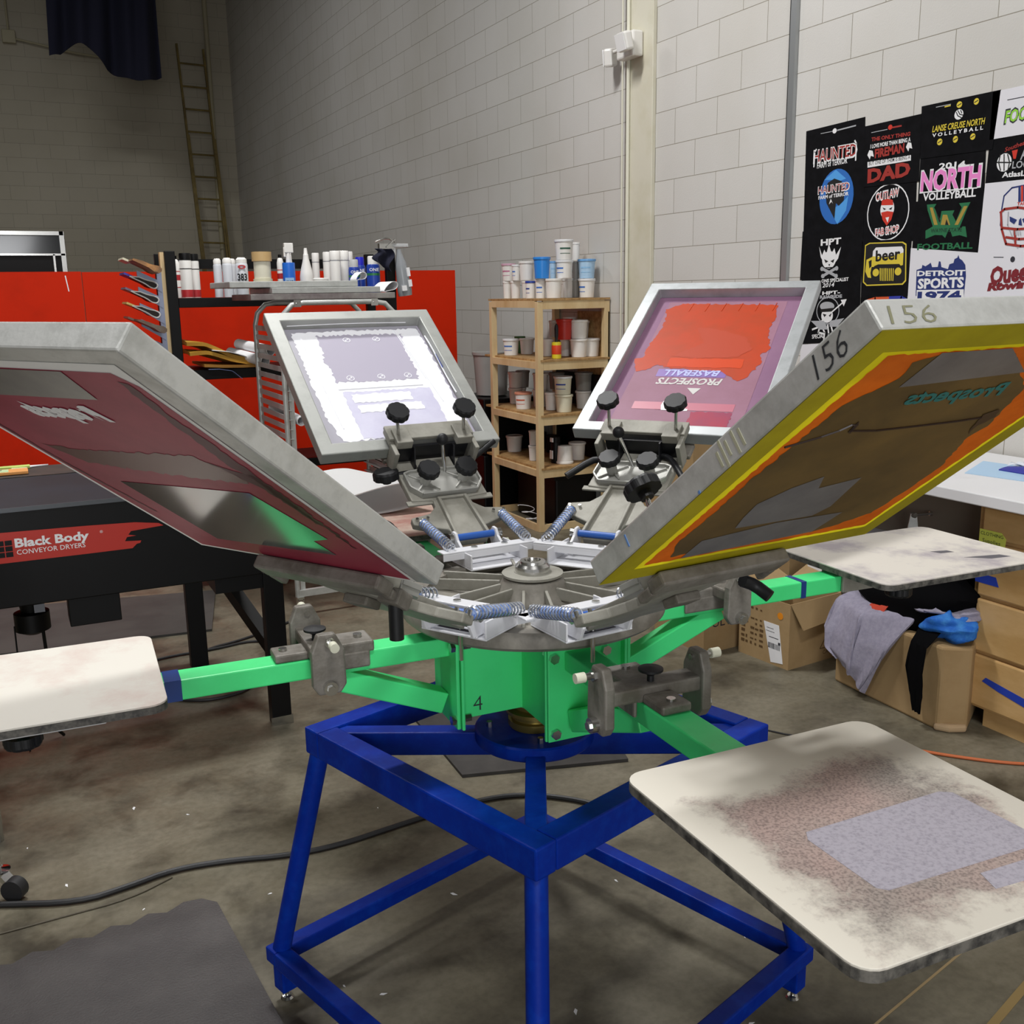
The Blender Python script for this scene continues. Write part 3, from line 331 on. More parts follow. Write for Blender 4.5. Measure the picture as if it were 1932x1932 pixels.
# ------------------------------------------------------------------ black shelf unit with cans
bs=empty('black_shelf_unit',(0,0,0),'black steel shelving rack holding spray cans in front of the red partition','shelf')
for x in (.845,2.10):
    for y in (5.82,6.2): mk('upright',G().box(x,x+.055,y,y+.04,0,1.885),blackm,bs,bevel=.003)
for z,th in ((1.637,.052),(1.245,.055),(.7,.05),(.2,.05)): mk('shelf_board',G().box(.9,2.10,5.82,6.24,z-th,z),blackm,bs,bevel=.003)
mk('back_bar',G().box(.9,2.10,6.2,6.23,1.80,1.855),blackm,bs)
def can(x,Y,r,h,kind,label,z=1.638):
    e=empty('spray_can' if kind!='sq' else 'squeeze_bottle',(x,Y,z),label,'can' if kind!='sq' else 'bottle','cans and bottles on the black shelf')
    def L(name,pr,m): return mk(name,G().lathe(pr,20),m,e,smooth=True)
    if kind in('aero','383'):
        L('can_body',[(r,0),(r,h*.8),(r*.9,h*.86),(r*.6,h*.9)],mat('can_silver_white','#cfd2d8',.3)); L('cap',[(r*.92,h*.86),(r*.9,h*.95),(r*.6,h),(.001,h)],wht)
        if kind=='383': 
            text('lettering','383',blackm,e,Matrix.Rotation(-.2,4,'Z')@T3(-.026,-r-.001,h*.42)@Matrix.Rotation(PI/2,4,'X'),.038,.052,.03)
            mk('red_oval',G().ring((0,0),.022,.012,0,.0015,24,.5),mat('label_red','#b0242a',.5),e,Matrix.Rotation(-.2,4,'Z')@T3(0,-r-.0012,h*.76)@Matrix.Rotation(PI/2,4,'X'))
    elif kind=='blackcap':
        L('can_body',[(r,0),(r,h*.82),(r*.95,h*.84)],wht); L('cap',[(r*.98,h*.84),(r*.98,h*.97),(r*.9,h),(.001,h)],blackm)
        L('red_band',[(r*1.01,.003),(r*1.01,h*.17),(r*1.0,h*.18)],mat('label_red','#b0242a',.5)); L('black_band',[(r*1.01,h*.64),(r*1.01,h*.66),(r,h*.66)],blackm)
    elif kind=='white_red':
        L('can_body',[(r,0),(r,h*.8),(r*.7,h*.9),(r*.5,h*.92)],wht); L('cap',[(r*.5,h*.9),(r*.5,h),(.001,h)],blackm)
        L('red_band',[(r*1.01,h*.42),(r*1.01,h*.55),(r,h*.55)],mat('label_red','#b0242a',.5)); L('red_band',[(r*1.01,h*.62),(r*1.01,h*.64),(r,h*.64)],mat('label_red','#b0242a',.5)); L('red_band',[(r*1.01,h*.24),(r*1.01,h*.26),(r,h*.26)],mat('label_red','#b0242a',.5))
    elif kind=='white':
        L('can_body',[(r,0),(r,h*.78),(r*.97,h*.8)],wht); L('cap',[(r*1.0,h*.8),(r*1.0,h*.98),(r*.9,h),(.001,h)],wht); L('seam_band',[(r*1.01,h*.775),(r*1.01,h*.79),(r,h*.79)],mat('grey_band','#7d8088',.4))
    elif kind in('bluecan','bluecap','bluewhite'):
        L('can_body',[(r,0),(r,h*.72),(r*.9,h*.78),(r*.5,h*.8)],mat('can_blue','#24419c',.3)); cm={'bluecan':mat('grey_nozzle','#b7b9ba',.3),'bluecap':mat('cap_blue','#1a1fb4',.35),'bluewhite':wht}[kind]
        L('cap',[(r*.8,h*.76),(r*.78,h*.97),(r*.7,h),(.001,h)],cm); L('green_band',[(r*1.01,h*.5),(r*1.01,h*.56),(r,h*.56)],mat('label_green','#2f7a4a',.4))
        text('lettering','ONE',paper,e,Matrix.Rotation(-.2,4,'Z')@T3(-r*.7,-r-.0012,h*.61)@Matrix.Rotation(PI/2,4,'X'),h*.08,r*1.4,.02)
    elif kind=='sq':
        L('bottle_body',[(r,0),(r,h*.4),(r*.9,h*.5),(r*.42,h*.78),(r*.38,h*.86)],wht); L('spout',[(r*.38,h*.86),(r*.3,h*.88),(r*.22,h),(.001,h)],wht)
    elif kind=='spot':
        L('can_body',[(r,0),(r,h*.60),(r*.95,h*.62)],mat('spot_blue','#1d63c4',.35)); L('neck',[(r*.4,h*.62),(r*.35,h*.8),(r*.3,h*.8)],wht)
        mk('trigger',G().box(-.022,.03,-.014,.014,h*.8,h*.98).box(-.026,-.014,-.01,.01,h*.72,h*.9),wht,e,bevel=.004)
        mk('label_patch',G().box(-r*.7,r*.7,-r-.001,-r*.72,.01,h*.34),mat('label_pale_blue','#8fb6dc',.4),e,Matrix.Rotation(-.2,4,'Z'))
        text('lettering','SPOT',mat('label_dark_blue','#16306e',.5),e,Matrix.Rotation(-.2,4,'Z')@T3(-r*.55,-r-.002,h*.22)@Matrix.Rotation(PI/2,4,'X'),.022,r*1.1,.03)
        text('lettering','LIFTER',mat('label_dark_blue','#16306e',.5),e,Matrix.Rotation(-.2,4,'Z')@T3(-r*.6,-r-.002,h*.12)@Matrix.Rotation(PI/2,4,'X'),.022,r*1.2,.02)
    return e
CL=[(.912,5.95,.030,.226,'white_red','white bottle with red bands, leftmost on the black shelf'),(.968,5.93,.033,.24,'blackcap','white can with black cap and red base beside the banded bottle'),(1.030,6.02,.026,.24,'blackcap','second black-capped white can, partly behind the first'),
(1.165,6.06,.024,.216,'aero','silver white aerosol at the back left of the middle group'),(1.198,5.95,.028,.216,'aero','plain silver white aerosol in front in the middle group'),(1.252,6.08,.023,.216,'aero','silver white aerosol mostly hidden behind the one marked 383'),(1.274,5.93,.034,.217,'383','white aerosol can with red oval and number 383'),
(1.600,6.1,.020,.27,'sq','narrow white squeeze bottle behind the larger one'),(1.655,5.96,.040,.272,'sq','larger white squeeze bottle with conical neck beside the blue spot spray'),
(1.752,6.1,.022,.25,'white','white capped can, leftmost of the white group'),(1.797,6.0,.028,.252,'white','white capped can, second of the white group'),(1.812,5.90,.032,.254,'white','white capped can at the front of the white group'),(1.885,5.97,.032,.258,'white','white capped can, fourth of the white group'),(1.955,6.08,.023,.258,'white','white capped can at the right end of the white group'),
(1.921,5.89,.033,.205,'bluecan','blue aerosol with bare nozzle, left of the blue ones'),(1.988,5.98,.033,.222,'bluecap','blue aerosol with blue cap, middle of the blue ones'),(2.043,5.90,.040,.225,'bluewhite','blue aerosol with large white cap at the right end of the black shelf'),
(1.535,6.09,.020,.24,'white_red','red banded bottle behind the blue spot spray'),(1.548,5.95,.036,.305,'spot','tall blue spot remover spray with white trigger head')]
for c in CL: can(*c)
e=empty('tape_roll_stack',(1.395,5.95,1.638),'stack of masking tape rolls, tan roll on top of cream ones','tape rolls')
for nm,r,z0,z1,cc in (('tape_roll',.054,.04,.10,'#e0dcc0'),('tape_roll',.069,0.002,.04,'#d9cf9e'),('tape_roll',.048,.10,.197,'#dcd8c4'),('tape_roll',.056,.197,.25,'#c2a270')):
    mk(nm,G().lathe([(r*.55,z0),(r,z0),(r,z1-.001),(r*.55,z1-.001)],24),mat('tape'+cc,cc,.5),e,smooth=True)
e=empty('spray_bottle',(2.20,5.80,1.66),'grey spray bottle hanging by its trigger on the right end of the black shelf','bottle')
mk('bottle_body',G().lathe([(.04,-.03),(.043,0),(.036,.12),(.033,.16),(.015,.22),(.014,.24)],20),mat('smoky_plastic','#8d9195',.25),e,Matrix.Rotation(-.12,4,'Y'),smooth=True)
mk('trigger',G().box(-.07,.03,-.012,.012,.25,.27).box(-.075,-.05,-.008,.008,.20,.26),mat('grey_nozzle','#b7b9ba',.3),e,bevel=.003)
for q_ in ((.015,.036,-.046,-.03,.02,.06),(-.03,0.0,-.046,-.03,.0,.03),(.015,.034,-.045,-.03,.08,.13)): mk('label_patch',G().box(*q_),paper,e,Matrix.Rotation(-.12,4,'Y'))
tagp(mk('navy_rag',G().grid(lambda u,v:(2.02+.10*u+.02*math.sin(v*6),5.79-.015*math.sin(u*7),1.90-.13*v*(1-.5*(1-u))),10,8),mat('navy_canvas','#0b0e26',.9),solid=.004,smooth=True),'dark navy rag hooked over the top right corner of the black shelf','rag')
tagp(mk('wire_clamp',G().box(2.05,2.14,5.79,5.82,1.90,1.93).bar((2.09,5.785,1.91),(2.145,5.785,1.955),.012,.006).tube([(2.03,5.8,1.94),(2.1,5.8,1.965),(2.15,5.8,1.94)],.005,6,1),steel,smooth=True),'silver clamp on the top right corner of the black shelf','clamp')
# envelopes, paper and tubes on lower shelf
def flat(name,pts,y0,y1,m,label,cat,th=.004,wav=.01,group=None):
    def f(u,v):
        k=v*(len(pts)-1); i=min(int(k),len(pts)-2); t=k-i; x=pts[i][0]*(1-t)+pts[i+1][0]*t; z=pts[i][1]*(1-t)+pts[i+1][1]*t
        return (x,y0+(y1-y0)*u,z+wav*math.sin(u*3+v*4))
    return tagp(mk(name,G().grid(f,8,20),m,solid=th,smooth=True),label,cat,group)
yel=mat('manila_yellow','#c99a2e',.6,0,'#a87a1e',3)
flat('envelope',[(.92,1.39),(1.02,1.375),(1.15,1.315),(1.30,1.285)],5.80,6.15,yel,'manila envelope on top of the pile, curling up at the left','envelope',.02,group='manila envelopes on the lower shelf')
flat('envelope',[(.93,1.335),(1.03,1.33),(1.16,1.29),(1.32,1.27)],5.79,6.17,yel,'manila envelope in the middle of the pile on the lower shelf','envelope',.02,group='manila envelopes on the lower shelf')
flat('envelope',[(1.0,1.27),(1.1,1.262),(1.2,1.258),(1.34,1.258)],5.77,6.17,mat('manila_dark','#9c6c24',.6),'darker manila envelope at the bottom of the pile','envelope',.014,.0,group='manila envelopes on the lower shelf')
flat('paper_sheet',[(1.05,1.352),(1.15,1.335),(1.25,1.305),(1.30,1.30)],5.78,5.95,paper,'white sheet of paper lying on the yellow envelopes','paper',.003,.004)
flat('blue_film',[(1.02,1.25),(1.08,1.249),(1.15,1.235),(1.20,1.19)],5.76,5.80,mat('blue_film_m','#8090c4',.4),'pale blue film sheet hanging over the edge of the lower black shelf','film',.002,0)
def tube(a,b,r,label,m=paper):
    a=Vector(a);b=Vector(b); d=(b-a); L=d.length; q=d.to_track_quat('Z','Y').to_matrix().to_4x4()
    o=mk('cardboard_tube',G().lathe([(r,0),(r,L),(r*.84,L),(r*.84,0.0)],24),m,None,Matrix.Translation(a)@q,smooth=True)
    bm=bmesh.new(); bm.from_mesh(o.data); bmesh.ops.delete(bm,geom=[f for f in bm.faces if len(f.verts)>6],context='FACES'); bm.to_mesh(o.data); bm.free()
    return tagp(o,label,'tube','rolled paper tubes on the lower shelf')
tube((1.24,6.0,1.372),(1.345,5.66,1.345),.029,'upper rolled paper tube of the pair pointing at the bakery rack')
tube((1.19,6.0,1.325),(1.31,5.66,1.287),.030,'lower rolled paper tube resting beside the envelopes')
# squeegee holder
sq=empty('squeegee_holder',(0,0,0),'grey slotted metal squeegee holder screwed to the left end of the black shelf','holder')
gm=mat('blue_grey_metal','#8f96ad',.4,.3)
mk('wood_strip',G().box(.825,.845,5.85,5.90,1.30,1.88),wood,sq)
mk('back_plate',G().prism([(.80,1.80),(.825,1.80),(.826,1.36),(.84,1.33),(.80,1.38)],-5.855,-5.845),gm,sq,Matrix.Rotation(PI/2,4,'X'))
for i in range(5):
    z=1.755-i*.085
    mk('slot_arm',G().prism([(.70,z+.03),(.82,z-.03),(.82,z-.085),(.70,z-.008)],-5.857,-5.843),gm,sq,Matrix.Rotation(PI/2,4,'X'))
SQC=['#c08850','#8a8ea0','#8a6f5c','#cfae7c','#6f6459']
for i in range(5):
    z=1.80-i*.077; e=empty('squeegee',(.74,5.87,z),['wooden squeegee, topmost in the holder, with tan handle','squeegee with blue tip, second from top in the holder','squeegee with purplish blade, third from top in the holder','squeegee with pale wood edge, fourth from top in the holder','brown worn squeegee, lowest in the holder'][i],'squeegee','squeegees in the holder',M=T3(.74,5.86,z)@Matrix.Rotation(.42,4,'Y'))
    prof=[(-.085,.006),(-.04,.012),(.0,.012),(.04,.02),(.06,.014),(.064,0),(.055,-.014),(.03,-.016),(0,-.008),(-.04,-.006),(-.085,-.004)]
    hm=mat('squeegee_h%d'%i,SQC[i],.5,0,'#5e4a3a',14)
    mk('handle',G().prism(prof,-.02,.25) if i in(0,4) else G().tube([(x,y,.042) for x,y in prof[1:]],.0035,6,1,True),hm if i in(0,4) else wht,e,Matrix.Rotation(PI/2,4,'X')@T3(0,0,-.02),smooth=False)
    if i not in (0,4): mk('handle_core',G().prism([(x*.92,y*.8) for x,y in prof[1:]],-.20,.018),mat('dark_wood','#241a16',.6),e,Matrix.Rotation(PI/2,4,'X'))
    mk('blade',G().box(-.115,-.07,-.02,.2,-.005,.006),mat('blade%d'%i,['#d8d2b8','#3a35a0','#7a6a80','#d8c070','#7a5c50'][i],.4),e)
# ------------------------------------------------------------------ bakery rack
rk=empty('bakery_rack',(0,0,0),'aluminium bun-pan rack on casters behind the rear left screen','rack')
RX0,RX1,RY0,RY1=1.255,1.86,5.04,5.6
for y in (RY0,RY1):
    mk('frame_loop',G().tube([(RX0,y,.10),(RX0,y,1.49),(RX0+.015,y,1.55),(RX0+.06,y,1.595),(RX0+.12,y,1.605),(RX1-.12,y,1.605),(RX1-.06,y,1.595),(RX1-.015,y,1.55),(RX1,y,1.49),(RX1,y,.10)],.0135,10),tube_al,rk,smooth=True)
    mk('bottom_rail',G().box(RX0,RX1,y-.012,y+.012,.10,.135),tube_al,rk)
for x in (1.34,1.74): mk('clip',G().box(x-.018,x+.018,RY0-.016,RY0-.012,1.585,1.62).cyl((x,RY0-.02,1.603),(x,RY0-.012,1.603),.007,n=10),steel,rk)
mk('top_rail',G().box(1.70,1.725,RY0,RY1,1.595,1.61),tube_al,rk)
for x,s in ((RX0,1),(RX1,-1)):
    g=G()
    for i in range(27): z=.2+i*.0485; g.box(x-.003,x+.003,RY0,RY1,z,z+.026).box(min(x,x+s*.03),max(x,x+s*.03),RY0,RY1,z,z+.003)
    mk('side_slats',g,mat('rack_slat','#b9bbba',.5,.12),rk)
mk('mid_upright',G().box(RX0+.02,RX0+.045,RY0+.01,RY0+.03,.12,1.5),tube_al,rk)
for x in (RX0+.01,RX1-.01):
    for y in (RY0,RY1):
        c=mk('caster',G().box(x-.018,x+.018,y-.02,y+.02,.085,.10).box(x-.016,x-.012,y-.02,y+.02,.04,.09).box(x+.012,x+.016,y-.02,y+.02,.04,.09),steel,rk); mk('wheel',G().cyl((x-.011,y-.01,.036),(x+.011,y-.01,.036),.034,n=20),blackm,c,smooth=True)
def scr_frame(W,L,h,w,m,name,parent,M):
    o=[(-W/2,0),(W/2,0),(W/2,L),(-W/2,L)]; i=[(-W/2+w,w),(W/2-w,w),(W/2-w,L-w),(-W/2+w,L-w)]
    vs=[(x,y,z) for z in (0,h) for q in (o,i) for x,y in q]; fs=[]
    for k in range(4):
        j=(k+1)%4; fs+=[(k,j,4+j,4+k),(8+k,12+k,12+j,8+j),(k,8+k,8+j,j),(4+k,4+j,12+j,12+k)]
    return mk(name,G().add(vs,fs),m,parent,M,bevel=.003)
def spare(x0,x1,y0,y1,z,label,m=tube_al):
    e=empty('spare_screen',((x0+x1)/2,y0,z),label,'screen frame','spare screen frames lying on the bakery rack')
    scr_frame(x1-x0,y1-y0,.030,.035,m,'frame_bars',e,Matrix()); mk('mesh_sheet',G().box(-(x1-x0)/2+.03,(x1-x0)/2-.03,.03,y1-y0-.03,.0005,.0012),mat('grey_mesh','#9a9c98',.5),e)
spare(1.13,1.881,5.1,5.55,1.62,'spare screen frame with stained edge, bottom of the stack on the bakery rack',mat('stained_frame','#a9a6a2',.4,.5,'#7c6f72',5,.5))
spare(1.237,1.80,5.1,5.6,1.651,'spare screen frame in the middle of the stack on the bakery rack')
spare(1.04,1.694,5.14,5.65,1.682,'spare screen frame on top of the stack on the bakery rack')
def loop(name,c,w,h,d,label,m=paper,rot=0):
    pts=[(-w/2,0,0),(-w*.2,0,h*.35),(w*.25,0,h*.5),(w/2,0,h*.2),(w*.45,0,-h*.2),(w*.2,0,-h*.4),(-w*.2,0,-h*.1)]
    g=G(); P=[Vector(p) for p in pts]
    for _ in range(3):
        Q=[]
        for i in range(len(P)): a,b=P[i],P[(i+1)%len(P)]; Q+=[a*.75+b*.25,a*.25+b*.75]
        P=Q
    n=len(P); g.add([p for p in P]+[p+Vector((0,d,0)) for p in P],[(i,(i+1)%n,n+(i+1)%n,n+i) for i in range(n)])
    return tagp(mk(name,g,m,None,T3(*c)@Matrix.Rotation(rot,4,'Y'),solid=.002,smooth=True),label,'paper')
loop('paper_loop',(1.865,5.12,1.672),.095,.05,.2,'curled white strip looped at the right end of the stacked spare frames',rot=-.5)
loop('paper_loop',(1.72,5.16,1.728),.07,.045,.1,'small white curled strip on the topmost spare frame',rot=-.5)
tagp(mk('jar_lid',G().lathe([(.04,0),(.041,.012),(.038,.015),(.001,.016)],20,(1.545,5.3,1.713)),wht,smooth=True),'round white lid lying on the topmost spare frame','lid')
tube((1.285,5.45,1.055),(1.335,5.06,1.015),.025,'rolled white tube stored inside the bakery rack',paper)
# ------------------------------------------------------------------ conveyor dryer
dr=empty('conveyor_dryer',(0,0,0),'long black conveyor dryer with a red label at the left','dryer')
navy_b=mat('blue_black_top','#141a26',.55,0,'#0c0f18',4,spec=.3)
mk('dryer_body',G().box(-1.6,.79,3.707,4.6,.617,.955),blackm,dr,bevel=.004)
mk('top_panel',G().box(-1.6,.795,3.70,4.34,.956,.962),navy_b,dr); mk('top_edge',G().box(-1.6,.797,3.697,3.700,.948,.963),mat('worn_edge','#55585c',.4,.6),dr)
mk('conveyor_belt',G().box(-1.6,.78,4.345,4.60,.956,.964),mat('belt_brown','#3a2a20',.6,0,'#1c1512',6),dr)
mk('end_chute',G().box(.62,.80,3.72,4.58,.56,.62),blackm,dr)
for x in (.62,.795):
    mk('leg',G().box(x,x+.075,3.71,3.77,0,.62),blackm,dr,bevel=.003) if x>.7 else mk('leg',G().box(x,x+.075,4.5,4.56,0,.62),blackm,dr,bevel=.003)
mk('leg',G().box(-1.5,-1.42,3.72,3.78,0,.62),blackm,dr); mk('leg',G().box(-1.5,-1.42,4.5,4.56,0,.62),blackm,dr)
mk('brace',G().bar((.68,4.45,.60),(.86,3.80,.24),.05,.05),blackm,dr)
mk('foot_plate',G().box(.79,.875,3.707,3.712,0,.035),steel,dr)
mk('motor_housing',G().lathe([(.11,.617),(.10,.585),(.04,.575),(.035,.54),(.06,.535),(.06,.47),(.03,.455),(.001,.455)],20,(.0,3.92,0)),blackm,dr,smooth=True)
mk('motor_tag',G().box(.01,.045,3.86,3.863,.545,.575),mat('grey_band','#7d8088',.4),dr)
mk('junction_housing',G().box(.118,.288,3.72,3.86,.515,.618),blackm,dr,bevel=.003)
mk('power_cable',G().tube([(.03,3.88,.5),(.035,3.88,.3),(.02,3.9,.1),(.06,4.0,.01)],.006,8,1),blackm,dr,smooth=True)
mk('power_cable',G().tube([(-.06,3.88,.5),(-.062,3.88,.3),(-.06,3.9,.01)],.003,6,1),blackm,dr,smooth=True)
lb=mk('brand_label',G().prism([(-.3,.775),(.20,.775),(.345,.776),(.36,.790),(.372,.792),(.376,.80),(.345,.802),(.322,.804),(.33,.818),(.36,.820),(.335,.826),(.345,.838),(.40,.842),(.455,.846),(.44,.856),(.36,.868),(.2,.874),(-.3,.886)],0,.0015),mat('label_red2','#b5281a',.45),dr,Matrix.Translation((0,3.706,0))@Matrix.Rotation(PI/2,4,'X'))
F_=lambda x,z,y=.003: T3(x,z,y)
text('lettering','Black Body',paper,lb,F_(-.025,.826,.002),.030,.232,.035); text('lettering','CONVEYOR DRYERS',paper,lb,F_(-.022,.800,.002),.0165,.215,.004); text('lettering','®',paper,lb,F_(.243,.843,.002),.010,None,.0)
g=G()
for i in range(3):
    for k in range(3): g.box(-.105+i*.025,-.083+i*.025,.795+k*.020,.812+k*.020,.0015,.0022)
mk('grid_emblem',g,blackm,lb)
e=empty('orange_folder',(-.075,4.44,.966),'orange folder with a pale green note lying on the dryer','folder')
mk('folder_cover',G().box(-.35,.125,-.045,.045,0,.012),mat('folder_orange','#d8954e',.6),e,bevel=.002); mk('sticky_note',G().box(-.1,.055,-.042,.03,.012,.013),mat('note_green','#b5c99a',.7),e)
mk('pen_marks',G().tube([(0,-.01,.014),(.012,.012,.014),(.02,-.008,.014),(.03,.01,.014)],.0012,5).tube([(-.03,-.02,.014),(-.015,-.01,.014),(-.02,.005,.014)],.0012,5),PM['dark'],e)
tagp(mk('torn_paper',G().prism([(-.03,4.50),(.03,4.49),(.03,4.52),(.07,4.57),(.13,4.59),(.06,4.595),(.0,4.56)],.966,.97),paper),'torn white strip of paper on the black conveyor dryer','paper')
tagp(mk('green_card',G().box(-.3,.06,4.545,4.59,.966,.975),mat('note_lime','#b9cf6a',.6)),'pale green card at the far edge of the dryer top','card')
# ------------------------------------------------------------------ floor things
def slab(name,pts,th,m,label,cat,bev=0): return tagp(mk(name,G().prism(pts,.0005,th),m,bevel=bev),label,cat)
slab('grey_board',[(-.9,5.22),(.80,5.0),(.95,5.70),(-.9,6.1)],.012,mat('grey_board_m','#4d4c49',.6,0,'#42413f',3,spec=.2),'grey flat board lying on the floor under the dryer','board')
slab('dark_mat',[(1.27,2.965),(1.84,2.795),(2.0,3.3),(1.40,3.86),(1.30,3.50)],.012,mat('dark_mat_m','#3a3836',.7,0,'#2c2a29',8),'dark rubber mat on the floor behind the blue stand','mat')
def mat_edge():
    a=Vector((-.9,2.5));b=Vector((.335,2.637)); c=Vector((.42,1.95)); p=[(-.9,1.2),(-.9,2.5)]
    n=26
    for i in range(1,n):
        q=a.lerp(b,i/n); p.append((q.x,q.y+(.012 if i%2 else -.012)))
    p+=[tuple(b),(.37,2.60),tuple(c),(.5,1.2)]
    slab('anti_fatigue_mat',p,.012,mat('grey_mat_m','#4b4746',.6,0,'#403c3c',5,.5,.4,160),'worn grey rubber mat with ragged edge at the front left of the floor','mat')
mat_edge()
def cord(name,pts,r,m,label,z=None): return tagp(mk(name,G().tube([(x,y,(r+.001) if len(q)==0 else q[0]) for x,y,*q in pts],r,8,2),m,smooth=True),label,'cord')
rub=mat('rubber_black','#1c1c1e',.55)
cord('air_hose',[(-.8,3.2),(-.4,2.98),(-.167,2.877),(.03,2.783),(.16,2.80),(.29,2.83),(.45,2.80),(.599,2.746),(.756,2.728),(.93,2.75),(1.085,2.767),(1.28,2.78),(1.415,2.736),(1.548,2.616),(1.60,2.50),(1.75,2.5),(2.1,2.65)],.0085,rub,'thick black hose running across the floor under the blue stand')
cord('thin_cord',[(-.5,2.73),(-.15,2.74),(.0,2.742),(.16,2.745),(.28,2.80)],.002,mat('brown_cord','#4a4334',.6),'thin brown cord beside the thick black hose')
cord('black_cable',[(.3,4.6),(.512,4.711),(.756,4.703),(.95,4.75),(1.05,4.62),(.98,4.42),(.72,4.40),(.60,4.52),(.70,4.72),(.92,4.78),(1.2,4.95)],.006,rub,'black cable coiled loosely behind the dryer leg')
cord('black_cable',[(.35,4.5),(.45,4.2),(.60,4.07),(.78,4.10),(.86,4.25)],.007,rub,'black cable curving on the floor in front of the dryer leg')
cord('floor_cable',[(2.43,2.78),(2.50,2.66),(2.62,2.60)],.003,rub,'thin black cable near the right corner of the blue stand')
cord('orange_cable',[(2.80,2.36),(2.86,2.28),(2.96,2.17),(3.05,2.10),(3.3,1.95)],.0055,mat('orange_rubber','#c4683a',.5),'orange extension cord on the floor below the drawer cabinet')
cg=G()
for i in range(46):
    a=rnd.uniform(.6,3.2); x=rnd.uniform(-.1,2.6); y=rnd.uniform(1.5,3.6); w=rnd.uniform(.002,.006); q=rnd.uniform(0,3)
    cg.M=T3(x,y,.0007)@Matrix.Rotation(q,4,'Z'); cg.prism([(-w*2,0),(0,w),(w*2,w*.4),(w,-w*.6)],0,.0008)
cg.M=Matrix()
tagp(mk('paper_scraps',cg,paper),'tiny pale scraps and flecks scattered over the concrete floor','scraps',kind='stuff')
struct('trim_6',G().bar((1.2,1.33,.0006),(2.33,1.585,.0006),.006,.0008).bar((2.33,1.585,.0006),(3.6,1.87,.0006),.006,.0008),mat('joint_line','#9a8560',.8))
struct('trim_7',G().bar((1.5,1.2,.0006),(2.4,1.46,.0006),.02,.0008),mat('worn_line','#8a7448',.8))
# chrome caster of a cart at left
e=empty('rolling_cart',(-.135,2.90,0),'cart leg with chrome caster at the left edge beside the hose','cart')
mk('leg',G().cyl((-.03,.03,.09),(-.03,.03,.85),.013),steel,e,smooth=True); mk('shelf_tray',G().box(-.55,.0,.0,.4,.80,.83),steel,e)
mk('leg',G().cyl((-.5,.03,0),(-.5,.03,.8),.013),steel,e,smooth=True);mk('leg',G().cyl((-.03,.37,0),(-.03,.37,.8),.013),steel,e,smooth=True)
c=mk('caster',G().lathe([(.024,.085),(.026,.09),(.001,.095)],16,(-.02,.02,0)).bar((-.02,.02,.08),(.012,0,.03),.036,.012),mat('chrome','#d8d8d8',.12,1),e,smooth=True)
mk('wheel',G().cyl((.0,-.016,.033),(.018,.012,.033),.032,n=24),rub,c,smooth=True)
# ------------------------------------------------------------------ right side: table, drawers, boxes
tb=empty('work_table',(0,0,0),'white-topped work table along the right wall','table')
mk('table_top',G().box(2.985,3.78,.6,3.25,.888,.93),mat('white_top','#e2e2e4',.35,0,'#cfcfd2',3,.35,.05),tb,bevel=.004)
mk('back_panel',G().box(3.30,3.32,2.45,3.2,.42,.885),mat('brown_panel','#6f665a',.6),tb)
mk('lower_shelf',G().box(3.10,3.75,2.50,3.2,.60,.62),mat('grey_shelf','#9a9aa0',.5),tb)
for y in (3.15,.7): mk('leg',G().box(3.70,3.76,y,y+.06,0,.888),mat('brown_panel','#6f665a',.6),tb)
e=empty('hinge_bracket',(3.22,2.83,.622),'small steel bracket with two bolts standing under the white table','bracket')
mk('plate',G().prism([(-.03,0),(.03,0),(.012,.12),(-.012,.12)],-.003,.003),tube_al,e,Matrix.Rotation(-.5,4,'Z')@Matrix.Rotation(PI/2,4,'X')); mk('bolt',G().cyl((0,-.01,.115),(.0,.012,.115),.011,n=12),alu_d,e); mk('bolt',G().cyl((.0,.0,.115),(.06,-.03,.12),.005,n=8).cyl((.055,-.03,.12),(.065,-.034,.12),.010,n=10),steel,e)
tagp(mk('blue_sheet',G().prism([(3.276,2.65),(3.567,2.80),(3.62,2.2),(3.35,2.2)],.9305,.932),mat('pale_blue_film','#a9cbe8',.4)),'pale blue plastic sheet lying on the white table','sheet')
tagp(mk('blue_pouch',G().grid(lambda u,v:(3.43+.10*u,2.62-.35*v,.934+.018*math.sin(PI*u)*(.4+.6*math.sin(PI*min(1,v*3)/2))),10,20),mat('deep_blue_cloth','#2a2f94',.5),solid=.004,smooth=True),'dark blue rolled pouch on the pale blue sheet','pouch')
tagp(mk('clear_wrap',G().grid(lambda u,v:(3.53+.06*u,2.66-.30*v,.934+.014*abs(math.sin(9*v+4*u))),10,20),mat('shiny_wrap','#dfe6f2',.15,0,coat=1),solid=.002,smooth=True),'crumpled clear wrap beside the dark blue pouch','wrap')
maple=mat('maple','#d0ab76',.45,0,'#bf9860',3,.5,.05,stretch=(1,1,3))
cb=empty('drawer_cabinet',(0,0,0),'light maple drawer cabinet under the white table','cabinet')
mk('carcass',G().box(3.175,3.72,1.5,2.485,.07,.886),maple,cb,bevel=.003); mk('plinth',G().box(3.19,3.72,1.5,2.41,0,.07),maple,cb)
